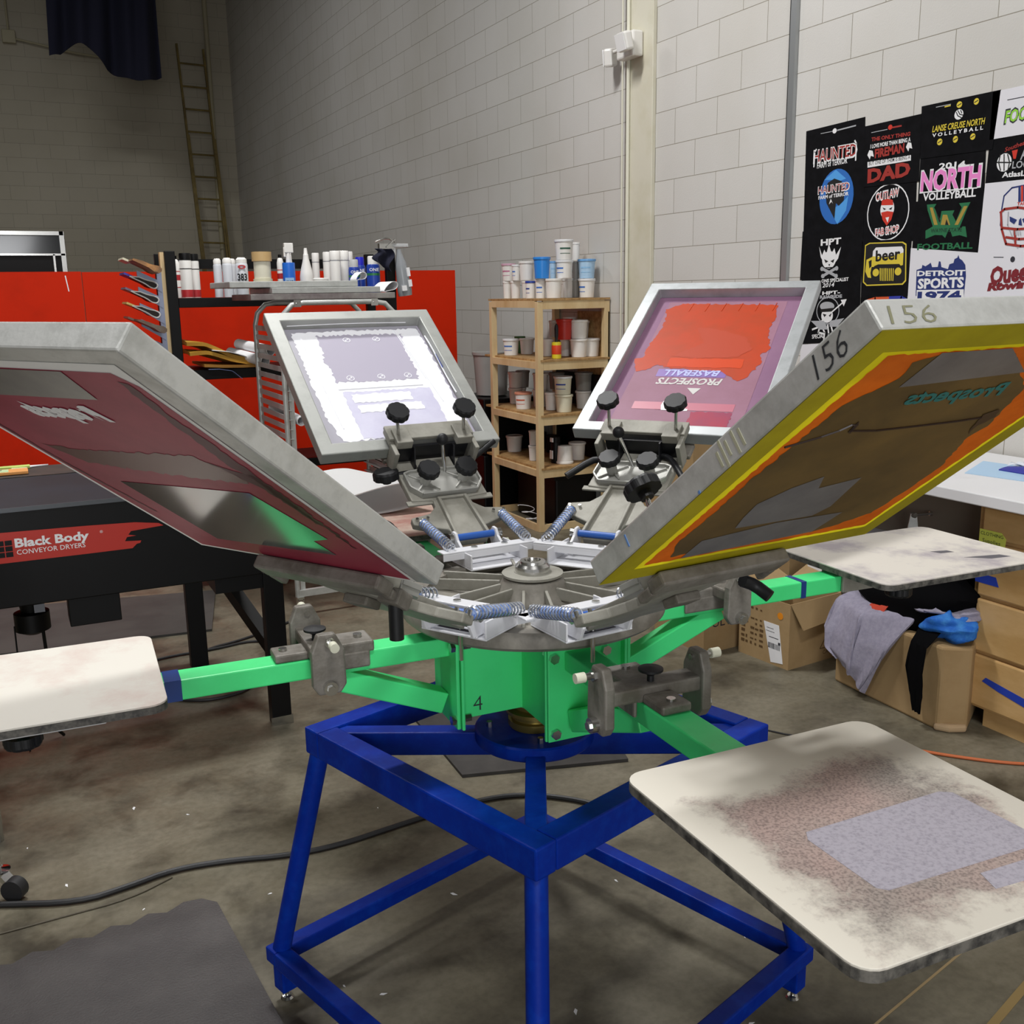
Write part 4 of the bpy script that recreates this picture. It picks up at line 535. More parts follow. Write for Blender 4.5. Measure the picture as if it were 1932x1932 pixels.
for z0,z1 in ((.735,.845),(.515,.72),(.30,.50),(.085,.285)):
    d=mk('drawer',G().box(3.153,3.176,1.5,2.455,z0,z1),maple,cb,bevel=.006)
    if z0==.515: mk('tape_strip',G().prism([(-2.47,.597),(-2.38,.597),(-2.365,.563),(-2.465,.563)],3.1515,3.1525),tapeb,d,Matrix(((0,0,1,0),(-1,0,0,0),(0,1,0,0),(0,0,0,1))))
    if z0==.085: mk('tape_strip',G().prism([(-2.40,.19),(-2.385,.208),(-2.1,.165),(-2.1,.13),(-2.33,.172)],3.1515,3.1525),tapeb,d,Matrix(((0,0,1,0),(-1,0,0,0),(0,1,0,0),(0,0,0,1))))
nt_=mk('sticky_note',G().prism([(-2.463,.765),(-2.372,.765),(-2.352,.745),(-2.355,.70),(-2.463,.70)],3.1505,3.152),mat('note_yellow','#e0ec66',.6),cb,Matrix(((0,0,1,0),(-1,0,0,0),(0,1,0,0),(0,0,0,1))))
text('handwriting','CLOTHING',PM['dark'],nt_,Matrix(((-1,0,0,0),(0,1,0,0),(0,0,-1,0),(0,0,0,1)))@Matrix(((-1,0,0,-2.458),(0,1,0,.745),(0,0,-1,-3.1500),(0,0,0,1)))if 0 else Matrix(((1,0,0,-2.458),(0,1,0,.745),(0,0,-1,3.150),(0,0,0,1))),.012,.095); text('handwriting','Supplies',PM['dark'],nt_,Matrix(((1,0,0,-2.448),(0,1,0,.718),(0,0,-1,3.150),(0,0,0,1))),.014,.075)
def carton(name,loc,w,d,h,rz,label,open_=True,flap=None):
    e=empty(name,loc,label,'box',rz=rz); t=.004
    g=G().box(0,w,0,d,0,t).box(0,w,0,t,t,h).box(0,w,d-t,d,t,h).box(0,t,t,d-t,t,h).box(w-t,w,t,d-t,t,h)
    mk('box_body',g,card,e)
    if not open_: mk('lid_flaps',G().box(0,w,0,d/2-.002,h,h+t).box(0,w,d/2+.002,d,h,h+t),card,e)
    return e
a=carton('cardboard_box',(2.737,3.542,0),.42,.36,.29,.06,'closed cardboard carton lettered ULTRA behind the press arm',False)
text('lettering','ULTRA',PM['dark'],a,T3(.05,-.001,.12)@Matrix.Rotation(PI/2,4,'X'),.045,.2,0)
mk('hand_hole',G().ring((0,0),.03,.006,0,.0015,24,.55),PM['black'],a,T3(.17,-.0005,.235)@Matrix.Rotation(PI/2,4,'X'))
b=carton('cardboard_box',(2.935,3.201,0),.32,.30,.30,.10,'open cardboard carton with white shipping label and orange dot',True)
mk('flap',G().prism([(0,0),(.32,0),(.30,-.10),(.03,-.12)],0,.004),card,b,T3(0,0,.30)@Matrix.Rotation(1.15,4,'X')); mk('flap',G().prism([(0,0),(0,.30),(-.10,.27),(-.11,.03)],0,.004),card,b,T3(0,0,.30)@Matrix.Rotation(2.85,4,'Y') if 0 else T3(.32,0,.30)@Matrix.Rotation(2.5,4,'Y'))
mk('flap',G().prism([(0,0),(.32,0),(.29,.13),(.03,.13)],0,.004),card,b,T3(0,.30,.30)@Matrix.Rotation(.5,4,'X'))
Mx=Matrix(((0,0,-1,0),(-1,0,0,0),(0,1,0,0),(0,0,0,1)))
lab=mk('shipping_label',G().prism([(-.15,.19),(-.06,.19),(-.03,.02),(-.10,.01)],.0005,.0015),paper,b,Mx)
g=G()
for i in range(12): g.box(-.118+i*.006,-.116+i*.006+rnd.uniform(0,.002),.075,.1,.0016,.002)
g.box(-.135,-.085,.15,.152,.0016,.002).box(-.13,-.09,.165,.167,.0016,.002).box(-.115,-.06,.125,.128,.0016,.002).box(-.06,-.048,.10,.112,.0016,.002)
mk('barcode_print',g,PM['dark'],lab); mk('orange_dot',G().lathe([(.016,0),(.016,.001),(.001,.0012)],20),mat('dot_orange','#e08a1c',.5),b,Mx@T3(-.055,.235,.0006))
g=G()
for i in range(5):
    for k in range(9): 
        if rnd.random()<.7: g.box(-.285+i*.028,-.285+i*.028+rnd.uniform(.008,.024),.06+k*.024,.06+k*.024+rnd.uniform(.006,.014),.0006,.0012)
mk('printed_marks',g,mat('brown_ink','#5c4426',.7),b,Mx)
tr=G(); 
for p,q in (((.20,.06),(.28,.17)),((.28,.17),(.31,.06)),((.20,.06),(.31,.06))): tr.bar((p[0],p[1],.001),(q[0],q[1],.001),.003,.001)
mk('printed_triangle',tr,mat('brown_ink','#5c4426',.7),b,Matrix.Rotation(PI/2,4,'X')); text('lettering','CART',mat('brown_ink','#5c4426',.7),b,T3(.22,-.001,.03)@Matrix.Rotation(PI/2,4,'X'),.018,.07)
# clothing carton
cc_=empty('cardboard_box',(3.0,2.42,0),'battered cardboard carton heaped with clothes beside the drawer cabinet','box')
mk('box_body',G().prism([(.03,.60),(-.0,.04),(.09,-.02),(.32,.12),(.35,.62)],0,.33),card,cc_,bevel=.01)
mk('torn_corner',G().prism([(-.01,.05),(.02,.0),(.08,-.03),(.10,-.01),(.05,.06)],0,.03),mat('torn_card','#b49a78',.9),cc_,bevel=.01)
def cloth_lump(name,c,s,m,label,seed,cat='clothing',nz=.25):
    r=random.Random(seed); ph=[r.uniform(0,6) for _ in range(6)]
    def f(u,v):
        th=u*2*PI; p=v*PI; R=1+nz*math.sin(3*th+ph[0]+2*p)+nz*.6*math.sin(5*th+ph[1])*math.sin(4*p+ph[2])+nz*.4*math.sin(9*p+ph[3]+th*2)
        return (c[0]+s[0]*R*math.sin(p)*math.cos(th),c[1]+s[1]*R*math.sin(p)*math.sin(th),c[2]+s[2]*R*math.cos(p))
    return tagp(mk(name,G().grid(f,40,24),m,smooth=True),label,cat)
blk=mat('black_cloth','#040406',.95,spec=.1)
cloth_lump('black_garments',(3.20,2.74,.42),(.16,.34,.17),blk,'heap of black clothing filling the battered carton',1,nz=.12)
cloth_lump('black_garments',(3.25,2.95,.46),(.12,.16,.10),blk,'higher clump of black clothing at the back of the carton',5,nz=.14)
def drape(name,pts,m,label,nu=30,nv=26,amp=.012,seed=3,cat='clothing'):
    # pts: rows of 3-D points from top to hem, interpolated across
    r=random.Random(seed); a=r.uniform(0,6)
    rows=[[Vector(p) for p in row] for row in pts]
    def at(row,u):
        k=u*(len(row)-1);i=min(int(k),len(row)-2);t=k-i;t=t*t*(3-2*t);return row[i].lerp(row[i+1],t)
    def f(u,v):
        k=v*(len(rows)-1);i=min(int(k),len(rows)-2);t=k-i;p=at(rows[i],u).lerp(at(rows[i+1],u),t)
        w=amp*(math.sin(u*17+a+v*3)+.5*math.sin(u*31+v*5))*min(1,v*2.5)
        return (p.x-abs(w)*.8-.004,p.y+w*.3,p.z+w*.25)
    return tagp(mk(name,G().grid(f,nu,nv),m,solid=.004,smooth=True),label,cat)
gry=mat('heather_grey','#9793a4',.9,0,'#8a8698',60,.5,.2,200)
drape('grey_sweatshirt',[[(3.20,3.02,.40),(3.12,2.80,.40),(3.20,2.66,.42)],[(3.06,3.04,.36),(3.00,2.86,.35),(3.06,2.62,.40)],[(3.00,3.05,.24),(2.975,2.86,.22),(2.99,2.68,.26)],[(2.99,3.03,.17),(2.965,2.86,.13),(2.985,2.74,.14)],[(3.00,2.97,.13),(2.975,2.87,.09),(2.985,2.80,.03)]],gry,'light grey sweatshirt draped over the front of the carton',amp=.016)
drape('red_cloth',[[(3.16,2.86,.405),(3.14,2.76,.42)],[(3.06,2.87,.375),(3.05,2.77,.395)],[(3.02,2.86,.34),(3.015,2.78,.35)]],mat('red_cloth','#b83a20',.8),'small red cloth showing above the grey sweatshirt',10,8,.004)
cloth_lump('blue_bandana',(3.09,2.515,.385),(.075,.10,.055),mat('bandana_blue','#0e5cb8',.8,0,'#3a86cf',22,.42),'blue patterned bandana bundled at the right end of the carton',9,nz=.14)
cloth_lump('grey_garment',(3.14,2.56,.43),(.10,.12,.04),gry,'crumpled grey garment behind the blue bandana',12,nz=.14)
drape('black_sleeve',[[(3.05,2.60,.38),(3.05,2.50,.38)],[(2.985,2.585,.32),(2.97,2.50,.32)],[(2.975,2.595,.22),(2.955,2.50,.22)],[(2.975,2.57,.13),(2.955,2.49,.13)],[(2.972,2.545,.06),(2.958,2.50,.06)]],blk,'black sleeve hanging down the front of the carton',12,16,.006)
e=carton('cardboard_box',(3.26,4.35,0),.50,.75,.84,0,'large tall cardboard carton against the wall behind the rear right screen',False)
e=carton('cardboard_box',(3.30,3.62,0),.40,.42,.42,.0,'plain cardboard carton by the wall beyond the right-hand platen',False)
tagp(mk('white_box',G().box(3.30,3.62,3.05,3.5,.425 if 0 else .0,.46),paper,bevel=.004),'white carton by the wall beyond the right-hand platen','box')
# ------------------------------------------------------------------ print sheets on the right wall
sheets=T['sheets']; 
SH=[('haunted','black','black print sheet with red lettering above a blue moonlit oval, top of the left column'),('skull_cross','black','black print sheet with a grey flaming skull over crossed wrenches'),('rider','black','black print sheet with a bereted skull pierced by an arrow, lower left'),
('fireman','black','black print sheet with white banner and large dark red word DAD'),('outlaw','black','black print sheet with a masked red face inside a white ring'),('beer','black','black print sheet with a yellow square beer mug emblem'),('lower_orange','black','black print sheet whose orange and blue arc peeks above the screen frame'),
('volley','black','black print sheet with yellow lettering and small yellow balls, top of third column'),('north','black','black print sheet with large pink block lettering under the year 2014'),('wayne','black','black print sheet with a green and gold letter W over a banner'),('detroit','white','white print sheet with a navy skyline above block lettering'),
('food','white','white print sheet with lime green graffiti lettering at the right edge'),('atlas','black','black print sheet with a white globe and grey lettering at the right edge'),('helmet','white','white print sheet with a skull wearing a football helmet'),('queen','white','white print sheet with maroon script lettering')]
sob={}; zl={}
bsheet=mat('black_pellon','#0e0e10',.9,0,'#141417',20,spec=.1); wsheet=mat('white_pellon','#dddce2',.85)
for i,(k,c,lab_) in enumerate(SH):
    q=[list(p) for p in sheets[k]]
    if k in('food','atlas','helmet','queen'):
        for j_ in (1,2): q[j_][0]=2.64+.0*j_
    off=.0007*(i%4)
    o=mk('print_sheet',G().prism([(-y,z) for y,z in q],0,.0012),bsheet if c=='black' else wsheet,None,Matrix(((0,0,1,3.7988-off),(-1,0,0,0),(0,1,0,0),(0,0,0,1))))
    # local x = -Y, local y = Z, local z = +X ; prints sit at negative local z
    tagp(o,lab_,'print sheet','sample print sheets on the right wall'); sob[k]=o; zl[k]=0
e=mk('print_sheet',G().prism([(-4.16,.95),(-3.74,.95),(-3.745,1.375),(-4.155,1.345)],0,.0012),wsheet,None,Matrix(((0,0,1,3.7988),(-1,0,0,0),(0,1,0,0),(0,0,0,1)))); tagp(e,'blank white print sheet below the bereted skull sheet','print sheet','sample print sheets on the right wall')
batch={}
def flushb():
    for (k,c,zc),g in batch.items():
        mk('print_artwork',g,PM[c],sob[k])
for it_ in T['p6']:
    kind,k,c=it_[:3]; zl[k]+=1; z=-.0004-.00012*zl[k]
    if kind=='t':
        s_,A,B,h,bold,sh=it_[3:]
        w=math.hypot(B[0]-A[0],B[1]-A[1]); ang=math.atan2(B[1]-A[1],A[0]-B[0])
        M=Matrix(((1,0,0,-A[0]),(0,1,0,A[1]),(0,0,1,z),(0,0,0,1)))@Matrix.Rotation(ang,4,'Z')
        text('print_lettering',s_,PM[c],sob[k],M,h,w,bold,sh)
    else:
        g=G()
        if kind=='p': pts=[(-y,zz) for y,zz in it_[3]]; g.add([(x,y,z) for x,y in pts],[list(range(len(pts)))])
        elif kind=='e':
            A,rx,rz,th=it_[3:]; n=28
            ell=lambda a,b:[(-A[0]+a*math.cos(2*PI*i/n),A[1]+b*math.sin(2*PI*i/n),z) for i in range(n)]
            if th>0: g.add(ell(rx,rz)+ell(rx-th,rz-th),[(i,(i+1)%n,n+(i+1)%n,n+i) for i in range(n)])
            else: g.add(ell(rx,rz),[list(range(n))])
        elif kind=='l':
            w,pts=it_[3:]; P=[Vector((-y,zz,z)) for y,zz in pts]
            for a_,b_ in zip(P,P[1:]):
                d=(b_-a_).normalized(); nn=Vector((-d.y,d.x,0))*w/2; g.add([a_-nn-d*w*.3,b_-nn+d*w*.3,b_+nn+d*w*.3,a_+nn-d*w*.3],[(0,1,2,3)])
        bg=batch.setdefault((k,c,round(zl[k]/6)),G()); n0=len(bg.v); bg.v+=g.v; bg.f+=[[i+n0 for i in f] for f in g.f]
flushb()
# ------------------------------------------------------------------ the screen printing press
CX,CY=.9703,1.8516
pr=empty('screen_printing_press',(CX,CY,0),'manual screen printing press with green platen arms on a blue steel stand','printing press')
def rot(az): return Matrix.Rotation(-math.radians(az),4,'Z')
def pol(r,az,z): a=math.radians(az); return (r*math.sin(a),r*math.cos(a),z)
# blue stand
SA=207.9; off=(.0068,.0078)
def corner(r,i,z): x,y,_=pol(r,SA+90*i,z); return (x+off[0],y+off[1],z)
zt=.695; inset=.036
for i in range(4):
    a=corner(.518-inset,i,zt-.031); b=corner(.518-inset,i+1,zt-.031); d=(Vector(b)-Vector(a)).normalized()*.026
    mk('top_rail',G().bar(Vector(a)-d,Vector(b)+d*.0-d,.052,.0625),blue,pr,bevel=.004)
    a=corner(.646-.03,i,.12); b=corner(.646-.03,i+1,.12); d=(Vector(b)-Vector(a)).normalized()*.02
    mk('lower_rail',G().bar(Vector(a)-d,Vector(b)-d,.042,.038),blue,pr,bevel=.004)
    a=corner(.605,i,.135); b=corner(.485,i,.64)
    mk('leg',G().cyl(a,b,.0215,n=24),blue,pr,smooth=True)
    c=corner(.60,i,0); mk('foot_post',G().box(-.021,.021,-.021,.021,.03,.102),blue,pr,T3(c[0],c[1],0)@rot(SA+45),bevel=.003)
    mk('leveling_foot',G().lathe([(.014,0),(.016,.003),(.012,.008),(.005,.009),(.005,.032)],16,(c[0],c[1],.0)),steel,pr,smooth=True)
for i in (0,1):
    mk('cross_rail',G().bar(corner(.46,i,zt-.034),corner(.46,i+2,zt-.034),.042,.055),blue,pr,bevel=.003)
mk('bearing_plate',G().lathe([(.128,.672),(.132,.676),(.132,.700),(.128,.704),(.001,.704)],48,(0,0,0)),blue,pr,smooth=True)
for az in (20,110,200,290): mk('bolt',G().cyl(pol(.10,az,.704),pol(.10,az,.716),.007,n=6),steel,pr)
mk('bearing_ring',G().lathe([(.055,.704),(.058,.708),(.058,.722),(.05,.724),(.05,.735),(.062,.737),(.062,.745),(.045,.748),(.045,.775)],36),mat('brass_ring','#9a8a4c',.3,.8),pr,smooth=True)
mk('centre_column',G().cyl((0,0,.76),(0,0,.99),.05,n=32),green,pr,smooth=True)
# green hub
g=G().box(-.19,.19,-.052,.052,.772,.948).box(-.052,.052,-.19,.19,.772,.9475)
mk('arm_hub',g,green,pr,rot(2.5),bevel=.002)
text('painted_number','4',PM['dark'],pr,rot(2.5)@T3(-.165,-.0535,.785)@Matrix.Rotation(PI/2,4,'X'),.032,None,-.015)
def knob(r,h,lobes=9):
    p=[]; n=lobes*6
    for i in range(n):
        a=2*PI*i/n; p.append(((r-.0022*(1-abs(math.cos(a*lobes/2))))*math.cos(a),(r-.0022*(1-abs(math.cos(a*lobes/2))))*math.sin(a)))
    g=G().prism(p,0,h*.75); g.add([(x*.9,y*.9,h) for x,y in p]+[(x,y,h*.75) for x,y in p],[list(range(n)),*[(n+i,n+(i+1)%n,(i+1)%n,i) for i in range(n)]]); 
    g.cyl((0,0,-.012),(0,0,0),.011,n=14); return g
def arm(az,W,L,r_in,tape,first,gate=.0):
    A=rot(az)
    ar=mk('platen_arm',G().box(-.03,.03,.205,1.08,.905,.945).bar((0,.215,.80),(0,.475,.905),.05,.045),green,pr,A,bevel=.003)
    mk('end_plate',G().box(-.075,.068,.19,.1965,.755,.965),green,ar,bevel=.002); mk('end_plate',G().box(-.070,.066,.1985,.206,.757,.960),green,ar,bevel=.002)
    for x,z in ((-.062,.935),(.055,.935),(-.058,.775),(.052,.775)): mk('bolt',G().cyl((x,.206,z),(x,.2155,z),.0105,n=6).cyl((x,.19,z),(x,.172,z),.008,n=6),steel,ar)
    # registration gate casting
    y=.475+gate
    gt=mk('registration_gate',G().box(-.037,.037,y-.11,y+.02,.9455,.968).box(-.029,.029,y+.02,y+.085,.9455,.962).box(-.039,.0-.031,y-.10,y+.01,.915,.95).box(.031,.039,y-.10,y+.01,.915,.95).box(-.105,.105,y-.026,y+.022,.948,.975),alu_d,ar,bevel=.006)
    for s in (-1,1):
        h=1.045 if s*math.cos(math.radians(az))>0 or True else 1.02
        gg=G().prism([(y-.022,.898),(y+.020,.898),(y+.031,.915),(y+.031,.985),(y+.018,1.018),(y-.016,1.018),(y-.032,.985),(y-.034,.915)],0,.02)
        yk=mk('yoke_arm',gg,alu_d,gt,T3(s*.098+(-.01),0,0)@Matrix(((0,0,1,0),(1,0,0,0),(0,1,0,0),(0,0,0,1))),bevel=.004)
        mk('stop_bolt',G().cyl((s*.085,y-.005,1.002),(s*.128,y-.005,1.002),.006,n=10).cyl((s*.108,y-.005,1.002),(s*.114,y-.005,1.002),.011,n=6),steel,gt); mk('nylon_tip',G().cyl((s*.128,y-.005,1.002),(s*.146,y-.005,1.002),.009,n=14),mat('nylon','#d8d8c4',.4),gt,smooth=True)
        mk('pivot_bolt',G().cyl((s*.105,y,.914),(s*.121,y,.914),.0135,n=20).cyl((s*.121,y,.914),(s*.126,y,.914),.008,n=6),steel,gt)
    mk('thumb_pad',G().lathe([(.007,.968),(.006,.985),(.012,.99),(.022,.994),(.022,.998),(.001,1.001)],20,(0,y,0)),black,gt,smooth=True)
    mk('cap_screw',G().cyl((0,y-.085,.968),(0,y-.085,.974),.009,n=12),steel,gt); mk('cap_screw',G().cyl((0,y+.065,.962),(0,y+.065,.967),.008,n=12),steel,gt)
    if tape: mk('tape_band',G().box(-.0306,.0306,tape[0],tape[1],.9045,.9456),mat('blue_tape_shiny','#12367a',.3),ar)
    # platen
    r0=r_in; w=W/2; c=.03
    p=[]
    for sx,sy in ((1,0),(1,1),(-1,1),(-1,0)):
        cx_=sx*(w-c); cy_=r0+c if sy==0 else r0+L-c
        a0={(1,0):-PI/2,(1,1):0,(-1,1):PI/2,(-1,0):PI}[(sx,sy)]
        for k in range(6): t=a0+PI/2*k/5; p.append((cx_+c*math.cos(t),cy_+c*math.sin(t)))
    pl=mk('platen',G().prism(p,.9662,.970),PLM,ar,bevel=.001); mk('platen_edge',G().prism([(x*1.002,r0+(y_-r0)*1.001) for x,y_ in p],.9535,.9662),mat('dark_edge','#6b6862',.6,0,'#2f2e2d',40,.5),ar)
    mk('platen_channel',G().box(-.13,.13,r0+.10,r0+.32,.947,.9535).box(-.13,-.124,r0+.10,r0+.32,.925,.948).box(.124,.13,r0+.10,r0+.32,.925,.948),mat('pale_channel','#b5b5b6',.5,.2),ar,bevel=.001); mk('platen_bracket',G().box(-.036,.036,r0+.02,r0+.34,.944,.9535).box(-.040,-.032,r0+.02,r0+.36,.905,.9535).box(.032,.040,r0+.02,r0+.36,.905,.9535),alu,ar,bevel=.002)
    mk('platen_knob',knob(.034,.022),black,ar,T3(0,r0+.24,.880)@Matrix.Rotation(PI,4,'X')@T3(0,0,-.0),smooth=False)
    return ar,pl
def platen_mat():
    m=bpy.data.materials.new('platen_surface'); m.use_nodes=True; nt=m.node_tree;N=nt.nodes;L=nt.links;b=N['Principled BSDF']; b.inputs['Roughness'].default_value=.55
    tc=N.new('ShaderNodeTexCoord'); sp=N.new('ShaderNodeSeparateXYZ'); L.new(tc.outputs['Object'],sp.inputs[0])
    def mth(op,a,b_=None,c=None):
        n=N.new('ShaderNodeMath'); n.operation=op
        for i,x in enumerate((a,b_,c)):
            if x is None: continue
            if isinstance(x,(int,float)): n.inputs[i].default_value=x
            else: L.new(x,n.inputs[i])
        return n.outputs[0]
    nz=N.new('ShaderNodeTexNoise'); nz.inputs['Scale'].default_value=9; nz.inputs['Detail'].default_value=9; nz.inputs['Roughness'].default_value=.7; L.new(tc.outputs['Object'],nz.inputs['Vector'])
    wob=mth('MULTIPLY_ADD',nz.outputs['Fac'],.22,-.11)
    dx=mth('ABSOLUTE',sp.outputs[0]); dy=mth('ABSOLUTE',mth('ADD',sp.outputs[1],-1.03))
    d=mth('MAXIMUM',mth('ADD',dx,-.162),mth('ADD',dy,-.160)); dd=mth('ADD',d,wob)
    mask=N.new('ShaderNodeMapRange'); mask.inputs['From Min'].default_value=.02; mask.inputs['From Max'].default_value=-.02; L.new(dd,mask.inputs['Value'])
    n2=N.new('ShaderNodeTexNoise'); n2.inputs['Scale'].default_value=260; n2.inputs['Detail'].default_value=3; L.new(tc.outputs['Object'],n2.inputs['Vector'])
    n3=N.new('ShaderNodeTexNoise'); n3.inputs['Scale'].default_value=5; n3.inputs['Detail'].default_value=4; L.new(tc.outputs['Object'],n3.inputs['Vector'])
    r=N.new('ShaderNodeValToRGB'); e=r.color_ramp.elements; e[0].position=.38; e[0].color=lin('#a39a93'); e[1].position=.62; e[1].color=lin('#b7a19a'); L.new(n3.outputs['Fac'],r.inputs['Fac'])
    r2=N.new('ShaderNodeValToRGB'); e=r2.color_ramp.elements; e[0].position=.36; e[0].color=(.42,.42,.44,1); e[1].position=.56; e[1].color=(1,1,1,1); L.new(n2.outputs['Fac'],r2.inputs['Fac'])
    mu=N.new('ShaderNodeMix'); mu.data_type='RGBA'; mu.blend_type='MULTIPLY'; mu.inputs['Factor'].default_value=.75; L.new(r.outputs[0],mu.inputs['A']); L.new(r2.outputs[0],mu.inputs['B'])
    mx=N.new('ShaderNodeMix'); mx.data_type='RGBA'; L.new(mask.outputs[0],mx.inputs['Factor']); mx.inputs['A'].default_value=lin('#d9d4c8'); L.new(mu.outputs['Result'],mx.inputs['B'])
    L.new(mx.outputs['Result'],b.inputs['Base Color']); return m
PLM=platen_mat(); PLF=PLM
lav=mat('lavender_lint','#b0acb8',.8,0,'#938f9b',180,.42,.1,300)
fa,fp=arm(182.3,.44,.475,.75,None,True); mk('lint_patch',G().prism([(-.155,.99),(-.14,.98),(.09,.985),(.10,1.0),(.10,1.115),(.09,1.125),(-.145,1.13),(-.16,1.115)],.970,.9705),lav,fa); mk('lint_patch',G().prism([(-.20,1.15),(-.03,1.145),(-.02,1.175),(-.20,1.185)],.970,.9705),lav,fa)
PLM=mat('pink_stained_platen','#dedad0',.55,0,'#cfb9b0',4,.42,sharp=.1)
arm(-87,.39,.50,.77,(.735,.765),False)
PLM=mat('grey_stained_platen','#d6d0c6',.55,0,'#aaa2a6',5,.45,sharp=.08)
ra,rp=arm(93,.41,.52,.80,(.70,.715),False,-.01)
mk('ink_smear',G().prism([(.10,1.15),(.14,1.2),(.145,1.26),(.12,1.25)],.970,.9703).prism([(.02,1.12),(.045,1.13),(.05,1.17),(.03,1.165)],.970,.9703),mat('smear_grey','#58565c',.6),ra)
PLM=mat('red_stained_platen','#c9b8a8',.55,0,'#a8665c',4,.5,sharp=.1)
arm(3,.40,.48,.77,None,False)
# disc
dk=mk('carousel_disc',G().lathe([(.05,.978),(.24,.974),(.274,.972),(.283,.980),(.283,1.000),(.276,1.010),(.235,1.012),(.232,.996),(.10,.996),(.085,1.004),(.07,1.03),(.062,1.044),(.045,1.046)],72),mat('turned_casting','#8b877e',.55,.2,'#6b675f',10,.45,.2,70),pr,smooth=True)
for i in range(6):
    az=24+60*i
    for s in (-8,8): mk('spoke_rib',G().bar(pol(.07,az+s*2.4,1.020),pol(.245,az+s,1.006),.007,.026),alu,dk,bevel=.002)
mk('hub_cap',G().lathe([(.062,1.046),(.066,1.048),(.066,1.053),(.040,1.055),(.040,1.056)],40),alu,dk,smooth=True)
mk('hub_nut',G().lathe([(.038,1.055),(.038,1.068),(.032,1.074),(.028,1.073),(.027,1.079),(.018,1.080),(.016,1.070),(.001,1.070)],32),steel,dk,smooth=True)
# print heads
SCR={'FL':(-120.99,.655,1.227,36.1,.497,.618,.008),'FR':(176.11,.636,1.227,38.3,.557,.600,-.001),'BL':(-1.39,.598,1.227,35.8,.497,.581,-.020),'BR':(53.41,.70,1.2395,30.9,.536,.765,.0665)}
def frame(k):
    az,r0,z0,th,W,L,lat=SCR[k]; a=math.radians(az);t=math.radians(th)
    rad=Vector((math.sin(a),math.cos(a),0)); tan=Vector((math.cos(a),-math.sin(a),0)); s=math.cos(t)*rad+Vector((0,0,math.sin(t))); n=-math.sin(t)*rad+Vector((0,0,math.cos(t)))
    O=Vector((.96611,1.84713,z0))+r0*rad+lat*tan
    return Matrix(((tan.x,s.x,n.x,O.x),(tan.y,s.y,n.y,O.y),(tan.z,s.z,n.z,O.z),(0,0,0,1))),az
def spring(g,a,b,r,turns,wr=.0016):
    a=Vector(a);b=Vector(b);d=(b-a);x=d.normalized().orthogonal();y=d.normalized().cross(x);n=turns*9
    g.tube([a+d*(i/n)+(x*math.cos(2*PI*i/9)+y*math.sin(2*PI*i/9))*r for i in range(n+1)],wr,5); return g
